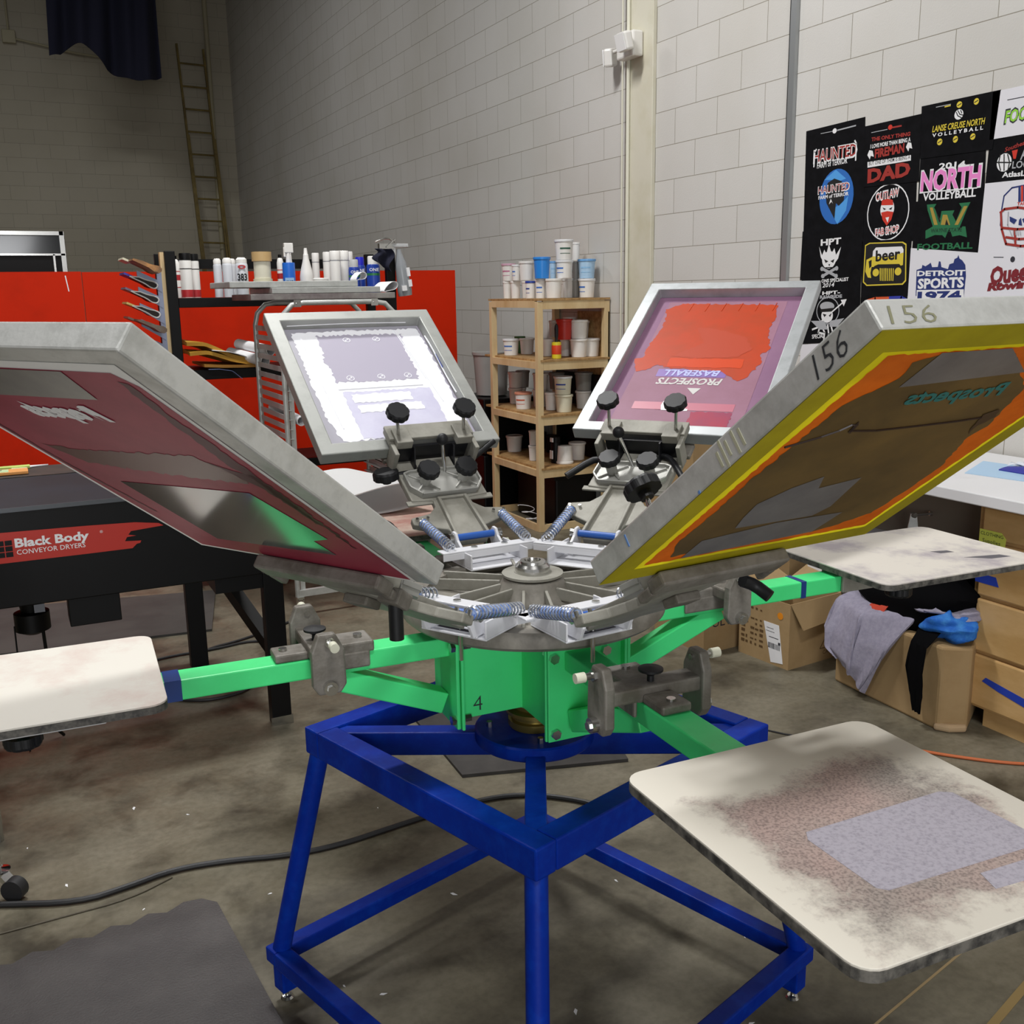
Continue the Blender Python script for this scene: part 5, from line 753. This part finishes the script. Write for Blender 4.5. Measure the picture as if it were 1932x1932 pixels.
def head(k,t0,s0,num,style):
    M,az=frame(k); H0=T3(-CX,-CY,0)@M@T3(t0,s0,0)
    th=math.radians(SCR[k][3]); rr=SCR[k][1]+s0*math.cos(th); zz_=SCR[k][2]+s0*math.sin(th); thh=math.atan2(zz_-1.058,rr-.33); LN_=(rr-.33)/math.cos(thh)
    Q=Matrix.Rotation(th-thh,4,'X'); H=H0@Q.inverted(); S_=lambda s:s if s>-.165 else -.165+(s+.165)*(LN_-.165)/.170
    def ck(name,g,m,MM=Matrix(),**kw): return mk(name,g,m,hd,Q@MM,**kw)
    out=[(-.04,-.335),(.04,-.335),(.048,-.285),(.10,-.265),(.13,-.25),(.128,-.225),(.075,-.215),(.052,-.19),(.05,-.165),(.105,-.16),(.105,-.055),(.115,-.05),(.115,.0),(-.115,.0),(-.115,-.05),(-.105,-.055),(-.105,-.16),(-.05,-.165),(-.052,-.19),(-.075,-.215),(-.128,-.225),(-.13,-.25),(-.10,-.265),(-.048,-.285)]
    if style[0]=='F': out=[(-.04,-.335),(.04,-.335),(.046,-.285),(.10,-.265),(.12,-.25),(.118,-.225),(.07,-.215),(.052,-.19),(.048,-.165),(.050,-.06),(.06,-.01),(.06,.0),(-.06,.0),(-.06,-.01),(-.050,-.06),(-.048,-.165),(-.052,-.19),(-.07,-.215),(-.118,-.225),(-.12,-.25),(-.10,-.265),(-.046,-.285)]
    out=[(x,S_(y)) for x,y in out]
    hd=mk('print_head',G().prism(out,-.024,-.006),alu,pr,H,bevel=.003)
    mk('neck_rib',G().bar((-.042,S_(-.33),-.003),(-.036,-.165,-.003),.008,.018,(0,0,1)).bar((.042,S_(-.33),-.003),(.036,-.165,-.003),.008,.018,(0,0,1)).bar((-.04,-.165,-.004),(.04,-.165,-.004),.008,.012),alu,hd,bevel=.002)
    # micro registration tray
    oc=[(-.098,-.125),(-.075,-.155),(.075,-.155),(.098,-.125),(.098,-.075),(.08,-.068),(-.08,-.068),(-.098,-.075)]
    g=G().prism(oc,-.008,.004); n=len(oc)
    for i in range(n): g.bar((*oc[i],.008),(*oc[(i+1)%n],.008),.005,.010)
    for x in (-.052,.052):
        for dx,dy in ((.035,.03),(-.035,.03),(.03,-.03),(-.03,-.03)): g.bar((x,-.11,.006),(x+dx,-.11+dy,.006),.004,.006)
        g.cyl((x,-.11,.004),(x,-.11,.030),.014,n=16)
    mk('registration_tray',g,mat('clean_casting','#adada8',.42,.35),hd,bevel=.001)
    if style[0]=='B': mk('front_plate',G().box(-.118,.118,-.172,-.155,-.016,-.010),alu,hd,bevel=.002)
    for x in (-.052,.052): mk('adjuster_knob',knob(.029,.018),black,hd,T3(x,-.112,.042)@Matrix.Rotation(.12,4,'X'))
    # screen clamp
    g=G().box(-.118,.118,.004,.056,.052,.062).box(-.118,-.106,-.045,-.002,-.01,.055).box(.106,.118,-.045,-.002,-.01,.055).box(-.118,-.106,-.002,.05,.041,.055).box(.106,.118,-.002,.05,.041,.055).box(-.118,.118,.048,.052,.042,.055).box(-.106,-.062,-.018,.036,.046,.070).box(.062,.106,-.018,.036,.046,.070)
    ck('screen_clamp',g,alu,bevel=.003)
    ck('lower_jaw',G().box(-.128,.128,-.020,.020,-.026,-.003).box(-.128,-.112,-.055,-.019,-.026,-.010).box(.112,.128,-.055,-.019,-.026,-.010) if style[0]=='F' else G().box(-.125,.125,-.004,.05,-.018,-.003),alu_d,bevel=.004)
    ck('inner_jaw',G().box(-.10,.10,-.012,-.004,-.006,.046),mat('jaw_black','#15161a',.4))
    g=G().prism([(-.05,.0),(-.006,.0),(-.006,.045),(-.02,.046)],-.002,.002); 
    for x in (-.055,.055): ck('gusset',g,mat('jaw_black','#15161a',.4),T3(x,0,0)@Matrix(((0,0,1,0),(1,0,0,0),(0,1,0,0),(0,0,0,1))))
    mk('number_plate',G().box(-.05,.05,-.058,-.02,-.008,.004),alu,hd); 
    if num: text('painted_number',num,PM['dark'],hd,T3(.0,-.052,.0045)@Matrix.Rotation(0,4,'Z'),.014)
    ko,kn={'BL':(-.016,.006),'BR':(.012,.018),'FL':(0,-.068),'FR':(0,0)}[style]
    for x in (-.092,.092):
        ck('clamp_screw',G().cyl((x,.012,.06),(x+ko,.018,.125+kn),.0045,n=12),steel,smooth=True); ck('clamp_knob',knob(.030,.018),black,T3(x+ko,.018,.127+kn)@Matrix.Rotation(.10,4,'X'))
    bx0,bx1=(.018,.005) if style!='BR' else (-.005,-.045)
    # gear lever with ball, side lever, big side knob
    mk('ball_lever',G().cyl((bx0,-.075,.0),(bx1,-.045,.078),.005,n=10),steel,hd,smooth=True); mk('lever_ball',G().sph((bx1,-.043,.086),.0155),black,hd,smooth=True)
    if style!='FR': ck('side_lever',G().tube([(.075,-.035,.005),(.11,-.035,.006),(.125,-.03,.010),(.185,.0,.028)] if style!='BR' else [(.055,-.02,.005),(.075,-.025,.006),(.095,-.045,.006),(.14,-.11,.006)],.0080,10,1),black,smooth=True)
    if style=='BL': ck('knob_shaft',G().cyl((-.06,-.055,-.004),(-.118,-.055,-.010),.008,n=14),black,smooth=True); ck('side_knob',knob(.034,.022),black,T3(-.132,-.055,-.018)@Matrix.Rotation(-.5,4,'X')@Matrix.Rotation(-.15,4,'Y'))
    if style=='BR':
        ck('release_lever',G().tube([(-.06,-.045,.0),(-.11,-.045,.0),(-.135,-.05,.0),(-.185,-.115,-.005)],.0095,10,1),black,smooth=True)
    if style in('FL','FR'):
        q=-1 if style=='FL' else 1
        dv=H0.inverted().to_3x3()@Vector((0,0,-1))
        if style=='FL': p0=Vector((-.115,-.05,-.02)); ck('jaw_lug',G().box(-.135,-.095,-.065,-.03,-.030,-.004),alu_d,bevel=.003); ck('release_handle',G().cyl(p0,p0+dv*.062,.0115,n=16),black,smooth=True)
        else: ck('release_handle',G().tube([(-.07,-.04,-.025),(-.095,-.045,-.035),(-.105,-.035,-.062)],.0105,12,1),black,smooth=True)
        mk('pivot_block',G().box(-.025,.025,-.13,-.09,-.040,-.024),alu_d,hd,bevel=.003)
    # springs & pivot
    Hi=H.inverted()
    a=math.radians(az); rad=Vector((math.sin(a),math.cos(a),0)); tan=Vector((math.cos(a),-math.sin(a),0)); lat=SCR[k][6]+t0
    P=lambda r,t,z: Vector((0,0,0))+rad*r+tan*(t+lat)+Vector((0,0,z))
    for x in (-.108,.108):
        A_=H@Vector((x,S_(-.248),-.004)); B_=P(.250,x*.93,1.060)
        mk('spring',spring(G(),Hi@A_,Hi@B_,.0085,15,.0021),mat('zinc_wire','#c4c8cf',.25,.9),hd,smooth=True)
        A2=A_.lerp(B_,.04);B2=A_.lerp(B_,.72); m_=len(range(10)); gg=G(); d=(B2-A2)
        gg.cyl(Hi@A2,Hi@B2,.0118,n=14); mk('spring_sleeve',gg,mat('blue_sleeve','#3d68b4',.5,0,'#b9c6dc',170,.47),hd,smooth=True)
    for x in (-.118,-.09,.09,.118): mk('ear_bolt',G().cyl((x,S_(-.238),-.008),(x,S_(-.238),.002),.004,n=8),steel,hd)
    # pivot bracket on the disc (moves with the carousel, fixed part of the press)
    K=rot(az)@T3(lat,0,0); D_=0
    y0,y1,yr=.20,.325,.332
    pb=mk('pivot_bracket',G().box(-.075,.075,y0,y1,1.0125,1.0165).box(-.075,-.071,y0,y1,1.0165,1.050).box(.071,.075,y0,y1,1.0165,1.050).box(-.128,.128,.236,.272,1.050,1.054).box(-.128,.128,.236,.2385,1.034,1.050),white_p,pr,K,bevel=.0018)
    lug=[(yr-.045,1.02),(yr+.008,1.02),(yr+.020,1.045),(yr+.018,1.066),(yr+.006,1.078),(yr-.010,1.076),(yr-.020,1.060),(yr-.045,1.044)]
    for x in (-.058,.050): mk('pivot_lug',G().prism(lug,0,.007),white_p,pb,T3(x,0,0)@Matrix(((0,0,1,0),(1,0,0,0),(0,1,0,0),(0,0,0,1))),bevel=.0015)
    mk('pivot_rod',G().cyl((-.050,yr,1.062),(.050,yr,1.062),.0085,n=16),mat('blue_rod','#2a5cb0',.4),pb,smooth=True)
    mk('pivot_pin',G().cyl((-.070,yr,1.062),(-.058,yr,1.062),.011,n=12).cyl((.057,yr,1.062),(.070,yr,1.062),.011,n=12).cyl((-.05,yr-.03,1.034),(.05,yr-.03,1.034),.009,n=14),steel,pb,smooth=True)
    mk('slot',G().box(-.05,.05,y1-.03,y1-.018,1.0166,1.0172),PM['dark'],pb)
    mk('bracket_bolt',G().cyl((0,y1-.024,.955),(0,y1-.024,1.034),.0045,n=8).cyl((0,y1-.024,1.024),(0,y1-.024,1.034),.009,n=6),steel,pb)
    for x in (-.04,.04): mk('bracket_bolt',G().cyl((x,.254,1.054),(x,.254,1.057),.008,n=10),steel,pb)
    return hd
head('BL',.045,0,'5','BL'); head('BR',-.05,-.04,'2','BR'); head('FL',-.03,0,None,'FL'); head('FR',.055,0,None,'FR')
# ------------------------------------------------------------------ screens
def quad(g,pts,z): g.add([(x,y,z) for x,y in pts],[list(range(len(pts)))]); return g
def patch(name,parent,pts,z,m): return mk(name,quad(G(),pts,z),m,parent)
def rect(x0,x1,y0,y1): return [(x0,y0),(x1,y0),(x1,y1),(x0,y1)]
def jag(pts,amp,seed,n=8):
    r=random.Random(seed); o=[]
    for i in range(len(pts)):
        a=Vector(pts[i]);b=Vector(pts[(i+1)%len(pts)]); d=b-a; L=d.length; k=max(1,int(L/n*1000)) if L>.0 else 1; nn=Vector((-d.y,d.x)).normalized()
        for j in range(k): q=a+d*(j/k)+nn*(r.uniform(-amp,amp) if j else 0); o.append((q.x,q.y))
    return o
A_=T['art']
def screen(k,label,fm,meshm,th=.036,w=.038,mz=.0):
    M,az=frame(k); W,L=SCR[k][4:6]; e=empty('silk_screen',label=label,cat='screen',group='printing screens clamped in the press',M=M)
    scr_frame(W,L,th,w,fm,'frame',e,Matrix()); mk('mesh',quad(G(),rect(-W/2+w-.004,W/2-w+.004,w-.004,L-w+.004),mz),meshm,e); return e,W,L
al1=mat('screen_frame_alu','#c6c7c4',.42,.4,'#a8a9a5',16,.42,.1,120)
# front left : maroon emulsion
mar=mat('maroon_emulsion','#7d2c3a',.45,0,'#6c2430',5,.45,spec=.15,transl=.35); 
e,W,L=screen('FL','silk screen with maroon emulsion seen from below, front left',al1,mar,.034)
mk('glue_border',quad(G(),rect(-.2145,.2465,.004,.592),-.0006),mat('pale_glue','#e6e6e4',.5),e)
mk('emulsion_coat',quad(G(),[(-.190,.576),(.236,.580),(.236,.012),(-.207,.012),(-.207,.55)],-.0012),mat('maroon_coat','#963648',.4,0,'#84293c',6,.45,spec=.16),e)
dk_=mat('maroon_dark_ink','#4a1420',.4,0,spec=.2)
patch('ink_and_sheen_streak',e,jag([(-.182,.56),(-.195,.556),(-.190,.478),(-.194,.40),(-.190,.30),(-.180,.20),(-.172,.20),(-.176,.33),(-.165,.36),(-.172,.45)],.003,4),-.0017,dk_)
patch('ink_and_sheen_streak',e,jag([(-.13,.37),(-.19,.34),(-.19,.24),(-.185,.12),(-.18,.12),(-.178,.24),(-.165,.31)],.004,5),-.0017,dk_)
patch('ink_and_sheen_streak',e,jag([(.20,.375),(.14,.366),(-.12,.385),(-.155,.339),(-.152,.315),(-.014,.315),(.16,.322)],.004,6),-.0017,mat('brown_sheen_film','#54261f',.3,0,spec=.25))  # brown streak is a glossy reflection painted onto the maroon
patch('ink_and_sheen_streak',e,jag([(.23,.50),(.226,.50),(.222,.30),(.20,.15),(.205,.15),(.228,.30)],.002,7),-.0017,dk_)
clr=mat('clear_tape','#85827c',.3,.2,'#6c6a68',4,.45,spec=.4)
patch('clear_tape',e,[(.145,.576),(-.107,.576),(-.097,.516),(.16,.512)],-.0020,clr)
patch('clear_tape',e,[(.156,.265),(-.124,.284),(-.149,.143),(-.109,.126),(-.114,.076),(.151,.061)],-.0020,mat('mirror_tape','#6f6d6c',.10,.55,'#5a5a60',3,.5,spec=.5))
text('reversed_lettering','Prospects',paper,e,Matrix(((1,0,0,-.066),(0,1,0,.466),(0,0,1,-.0024),(0,0,0,1))),.034,.158,.085,.5)
# front right : yellow emulsion
yem=mat('yellow_emulsion','#c8bc1c',.45,0,'#b3a71a',7,.4,spec=.15,transl=.5); 
e,W,L=screen('FR','silk screen with yellow emulsion and orange ink seen from below, front right, marked 156',al1,yem,.038)
g=G(); 
o_=[(-W/2,0),(W/2,0),(W/2,L),(-W/2,L)]; i_=[(-W/2+.039,.039),(W/2-.039,.039),(W/2-.039,L-.039),(-W/2+.039,L-.039)]
for i in range(4): j_=(i+1)%4; quad(g,[o_[i],o_[j_],i_[j_],i_[i]],-.0006)
mk('emulsion_border',g,mat('shaded_yellow','#a89c18',.45,0,'#968a14',7,.45,spec=.15),e)  # same yellow emulsion over the frame, its shade put into the colour
org=mat('orange_ink','#e0762a',.45,0,'#d0661f',12,.45,spec=.15,transl=.45)
patch('orange_ink',e,jag([(-.228,.05),(.228,.05),(.226,.555),(-.228,.555)],.0015,11),-.0009,org)
brn=mat('amber_emulsion_sheen','#6e5830',.38,0,'#524226',4,.5,spec=.2)  # amber emulsion with a brownish reflection put into its colour
bp=[(min(.214,max(-.212,x)),min(.55,y)) for x,y in A_['FR_brown']]
patch('amber_emulsion_sheen',e,jag(bp,.0025,12),-.0014,brn)
ct=mat('smoky_tape','#7d7d80',.3,.25,'#66666c',6,.48,spec=.4)
for key in ('FR_tape1','FR_tape2','FR_tape3'): patch('clear_tape',e,[(x,min(y,.555)) for x,y in A_[key]],-.0019,ct)
mk('ink_line',G().tube([(x,y,-.002) for x,y in A_['FR_line']],.0016,5,1),mat('dark_ink','#2e1c14',.4),e); patch('ink_blot',e,jag([(-.115,.40),(-.135,.36),(-.15,.345),(-.14,.37),(-.155,.39),(-.135,.41)],.003,3),-.0023,mat('dark_ink','#2e1c14',.4)); patch('ink_blot',e,jag([(.14,.42),(.132,.41),(.128,.39),(.136,.395)],.002,9),-.0023,mat('dark_ink','#2e1c14',.4))
text('reversed_lettering','Prospects',mat('teal_print','#1c6f6c',.5),e,Matrix(((1,0,0,-.088),(0,1,0,.450),(0,0,1,-.0024),(0,0,0,1))),.030,.19,.03,.4)
pen=mat('marker_pen','#2a2c30',.6); pen2=mat('faded_pen','#7b7a60',.6)
# hand-written 156 on the long side wall (faces +t) and on the outer end wall
text('handwritten_number','156',pen,e,Matrix(((0,0,1,W/2+.0006),(1,0,0,.505),(0,1,0,.006),(0,0,0,1))),.026,.054,-.012,.3)
text('handwritten_number','156',pen2,e,Matrix(((-1,0,0,.262),(0,0,1,L+.0006),(0,1,0,.006),(0,0,0,1))),.022,.072,-.012,.2)
g=G()
for i,(s_,z0,z1) in enumerate(((.36,.004,.034),(.372,.008,.03),(.335,.0,.036),(.345,.01,.03),(.325,.006,.026))): g.box(W/2,W/2+.0008,s_,s_+.004,z0,z1)
mk('faded_mark',g,mat('faded_olive','#a3a18a',.5),e)
mk('blue_mark',G().box(W/2,W/2+.0009,.27,.274,-.0,.004).box(W/2,W/2+.0009,.10,.103,.012,.03),mat('blue_ink_mark','#5b7fb4',.5),e)
# rear left : white ink
wim=mat('white_screen_mesh','#c6c2d4',.55,0,spec=.2,transl=.3)
e,W,L=screen('BL','silk screen coated with white ink, rear left',mat('dull_frame_alu','#a6a8a4',.5,.3,'#969894',12,.42),wim,.034,mz=.001)
lil=mat('lilac_emulsion','#b2adbe',.5,0,spec=.2); wink=mat('white_ink','#f6f7fd',.45,0,spec=.3)
patch('mesh_margin',e,rect(-.206,.206,.05,.545),.0016,mat('grey_margin','#a8a6b2',.45))
patch('white_ink',e,jag([(-.181,.525),(-.032,.530),(.200,.528),(.204,.482),(.205,.245),(.200,.084),(-.139,.07),(-.165,.074),(-.183,.154),(-.185,.281),(-.183,.415)],.004,21),.0022,wink)
patch('emulsion_window',e,jag([(-.116,.508),(.147,.505),(.135,.46),(.131,.421),(.134,.363),(.128,.300),(-.118,.304),(-.114,.349),(-.122,.399),(-.113,.449)],.005,22,6),.0028,lil)
patch('thin_ink',e,jag(rect(-.11,.145,.075,.262),.003,23),.0028,mat('thin_white','#d8d7ea',.5,0,'#cbc9e0',8,spec=.2))
patch('ink_bar',e,jag(rect(-.09,.08,.215,.25),.003,24),.0034,wink); patch('ink_bar',e,jag(rect(-.085,.10,.175,.205),.003,25),.0034,wink)
mk('ink_line',G().box(-.118,.13,.273,.276,.0028,.004).bar((.135,.50,.003),(.165,.20,.003),.003,.002).bar((.128,.52,.003),(.15,.30,.003),.0025,.002).bar((-.16,.5,.003),(-.15,.12,.003),.004,.002),wink,e)
g=G()
for x,y in ((-.03,.485),(.06,.485),(-.07,.318),(.02,.318),(.10,.318)): g.ring((x,y),.011,.0018,.0030,.0036,20); g.box(x-.006,x-.001,y-.006,y-.001,.003,.0036).box(x+.001,x+.006,y+.001,y+.006,.003,.0036)
mk('registration_mark',g,wink,e)
mk('ink_residue',G().tube([(.2475-.038,.48,.012),(.2475-.0375,.42,.016),(.2475-.0378,.3,.01),(.2475-.0376,.22,.014)],.0022,5,2).tube([(-.19,.581-.0375,.014),(0,.581-.0372,.018),(.17,.581-.0376,.015)],.0016,5,2),wink,e); mk('blue_mark',G().box(.2475-.0386,.2475-.0378,.33,.39,.012,.017),mat('blue_ink_mark2','#3c53b0',.5),e)
# rear right : pink emulsion with orange ink
pke=mat('pink_emulsion','#9f7896',.5,0,'#987090',5,.45,spec=.2,transl=.25)
e,W,L=screen('BR','silk screen with pink emulsion and a broad pull of orange ink, rear right',mat('bright_frame_alu','#b2b6b8',.42,.45,'#9da1a2',12,.4),pke,.034,mz=.001)
patch('mesh_margin',e,rect(-.19,.18,.05,.70),.0016,mat('pink_centre','#9c7286',.5,0,'#946a7c',6,spec=.2))
oi=mat('orange_red_ink','#b9401c',.42,0,'#aa4222',8,.45,spec=.2)
patch('orange_ink',e,jag([(x,y) for x,y in A_['BR_orange']],.004,31),.0022,oi)
patch('ink_pull',e,jag([(-.10,.40),(-.02,.39),(.10,.40),(.13,.44),(.10,.50),(.0,.545),(-.06,.55),(-.02,.47)],.004,33),.0027,mat('orange_dull','#b4452a',.45,0,spec=.2)) 
patch('ink_pull',e,jag(rect(-.10,.12,.345,.39),.003,34),.0027,mat('orange_bright','#cc4416',.42,0,spec=.2))
patch('orange_ink',e,jag(rect(.03,.145,.072,.137),.003,35),.0022,mat('magenta_ink','#a83c50',.45,0,'#94405c',9,spec=.2)); patch('pink_ink',e,rect(-.145,.145,.142,.176),.0022,mat('rose_ink','#b86478',.4))
g=G()
for i in range(6): g.bar((.145-i*.052,.645,.003),(.150-i*.052,.690,.003),.0016,.001)
mk('registration_line',g,mat('orange_bright','#e8481a',.3),e)
mk('purple_bar',G().box(-.12,.085,.298,.335,.0018,.0021),mat('violet_bar','#7a5aa8',.4),e)
gp=mat('pale_print','#c9c6c4',.5); bp_=mat('blue_print','#b4b8e8',.5)
R180=lambda x,y,z: Matrix(((-1,0,0,x),(0,-1,0,y),(0,0,1,z),(0,0,0,1)))
text('reversed_lettering','PROSPECTS',gp,e,R180(.082,.290,.0026),.030,.192,.03,.25); text('reversed_lettering','BASEBALL',bp_,e,R180(.066,.330,.0030),.028,.165,.03,.25)
patch('white_print',e,[(-.061,.181),(-.029,.157),(.018,.148),(.018,.139),(-.057,.139),(-.063,.161)],.0024,paper); patch('white_print',e,[(-.01,.245),(.03,.245),(.015,.215)],.0024,gp)
# curled white sheet on the rear platen
def curl():
    P=[Vector(p) for p in ((-.34,.985),(-.2,1.02),(-.05,1.055),(.05,1.066),(.11,1.055),(.132,1.03),(.12,1.002),(.07,.985),(.02,.978),(-.03,.975))]
    for _ in range(3):
        Q=[P[0]]
        for i in range(len(P)-1): Q+=[P[i]*.75+P[i+1]*.25,P[i]*.25+P[i+1]*.75]
        P=Q+[P[-1]]
    n=len(P)-1
    def f(u,v):
        p=P[min(n,round(v*n))]; return (p.x-.12*u+.02*(1-v),1.075+.36*u,p.y)
    e=mk('curled_sheet',G().grid(f,8,72),mat('white_vinyl','#f2f2f2',.5,transl=.2),None,T3(CX,CY,0)@rot(3),solid=.003,smooth=True); tagp(e,'white sheet curling over on the rear platen, between maroon and white-inked screens','sheet')
curl()
# ------------------------------------------------------------------ light, world, camera
def area(name,loc,sx,sy,pw,col=(1,.96,.9),tgt=None):
    l=bpy.data.lights.new(name,'AREA'); l.shape='RECTANGLE'; l.size=sx; l.size_y=sy; l.energy=pw; l.color=col
    o=bpy.data.objects.new(name,l); COL.objects.link(o); o.location=loc
    if tgt: o.rotation_euler=(Vector(tgt)-Vector(loc)).to_track_quat('-Z','Y').to_euler()
    return o
WC=(1,.99,.975)
area('ceiling_light',(1.0,4.6,5.6),1.4,.4,195,WC)
area('ceiling_light',(.4,-.4,5.2),1.4,.4,120,WC)
area('ceiling_light',(-2.4,2.2,5.4),1.4,.4,60,WC)
area('ceiling_light',(-.5,10.5,6.6),1.4,.4,110,WC)  # extra overhead lamp added to brighten the far end
area('front_fill_light',(-1.2,-4.7,1.7),4.2,2.6,200,(.97,.98,1),(.2,3,1.2))  # invented low fill from behind the camera, added to brighten undersides and front faces
w=bpy.data.worlds.new('w'); bpy.context.scene.world=w; w.use_nodes=True; w.node_tree.nodes['Background'].inputs[0].default_value=(1,.98,.95,1); w.node_tree.nodes['Background'].inputs[1].default_value=.0
az=math.radians(26.505); p_=.2143; rl=.0159
f=Vector((math.sin(az)*math.cos(p_),math.cos(az)*math.cos(p_),-math.sin(p_))); rt=Vector((math.cos(az),-math.sin(az),0)); dn=f.cross(rt)
r2=rt*math.cos(rl)+dn*math.sin(rl); d2=-rt*math.sin(rl)+dn*math.cos(rl)
cd=bpy.data.cameras.new('camera'); cam=bpy.data.objects.new('camera',cd); COL.objects.link(cam)
cam.matrix_world=Matrix(((r2.x,-d2.x,-f.x,0),(r2.y,-d2.y,-f.y,0),(r2.z,-d2.z,-f.z,1.64),(0,0,0,1)))
cd.sensor_width=36; cd.sensor_fit='HORIZONTAL'; cd.lens=1904.8/1932*36; cd.clip_start=.05
s=bpy.context.scene; s.camera=cam; s.view_settings.view_transform='Standard'; s.view_settings.look='None'; s.view_settings.exposure=0.1; s.view_settings.gamma=1
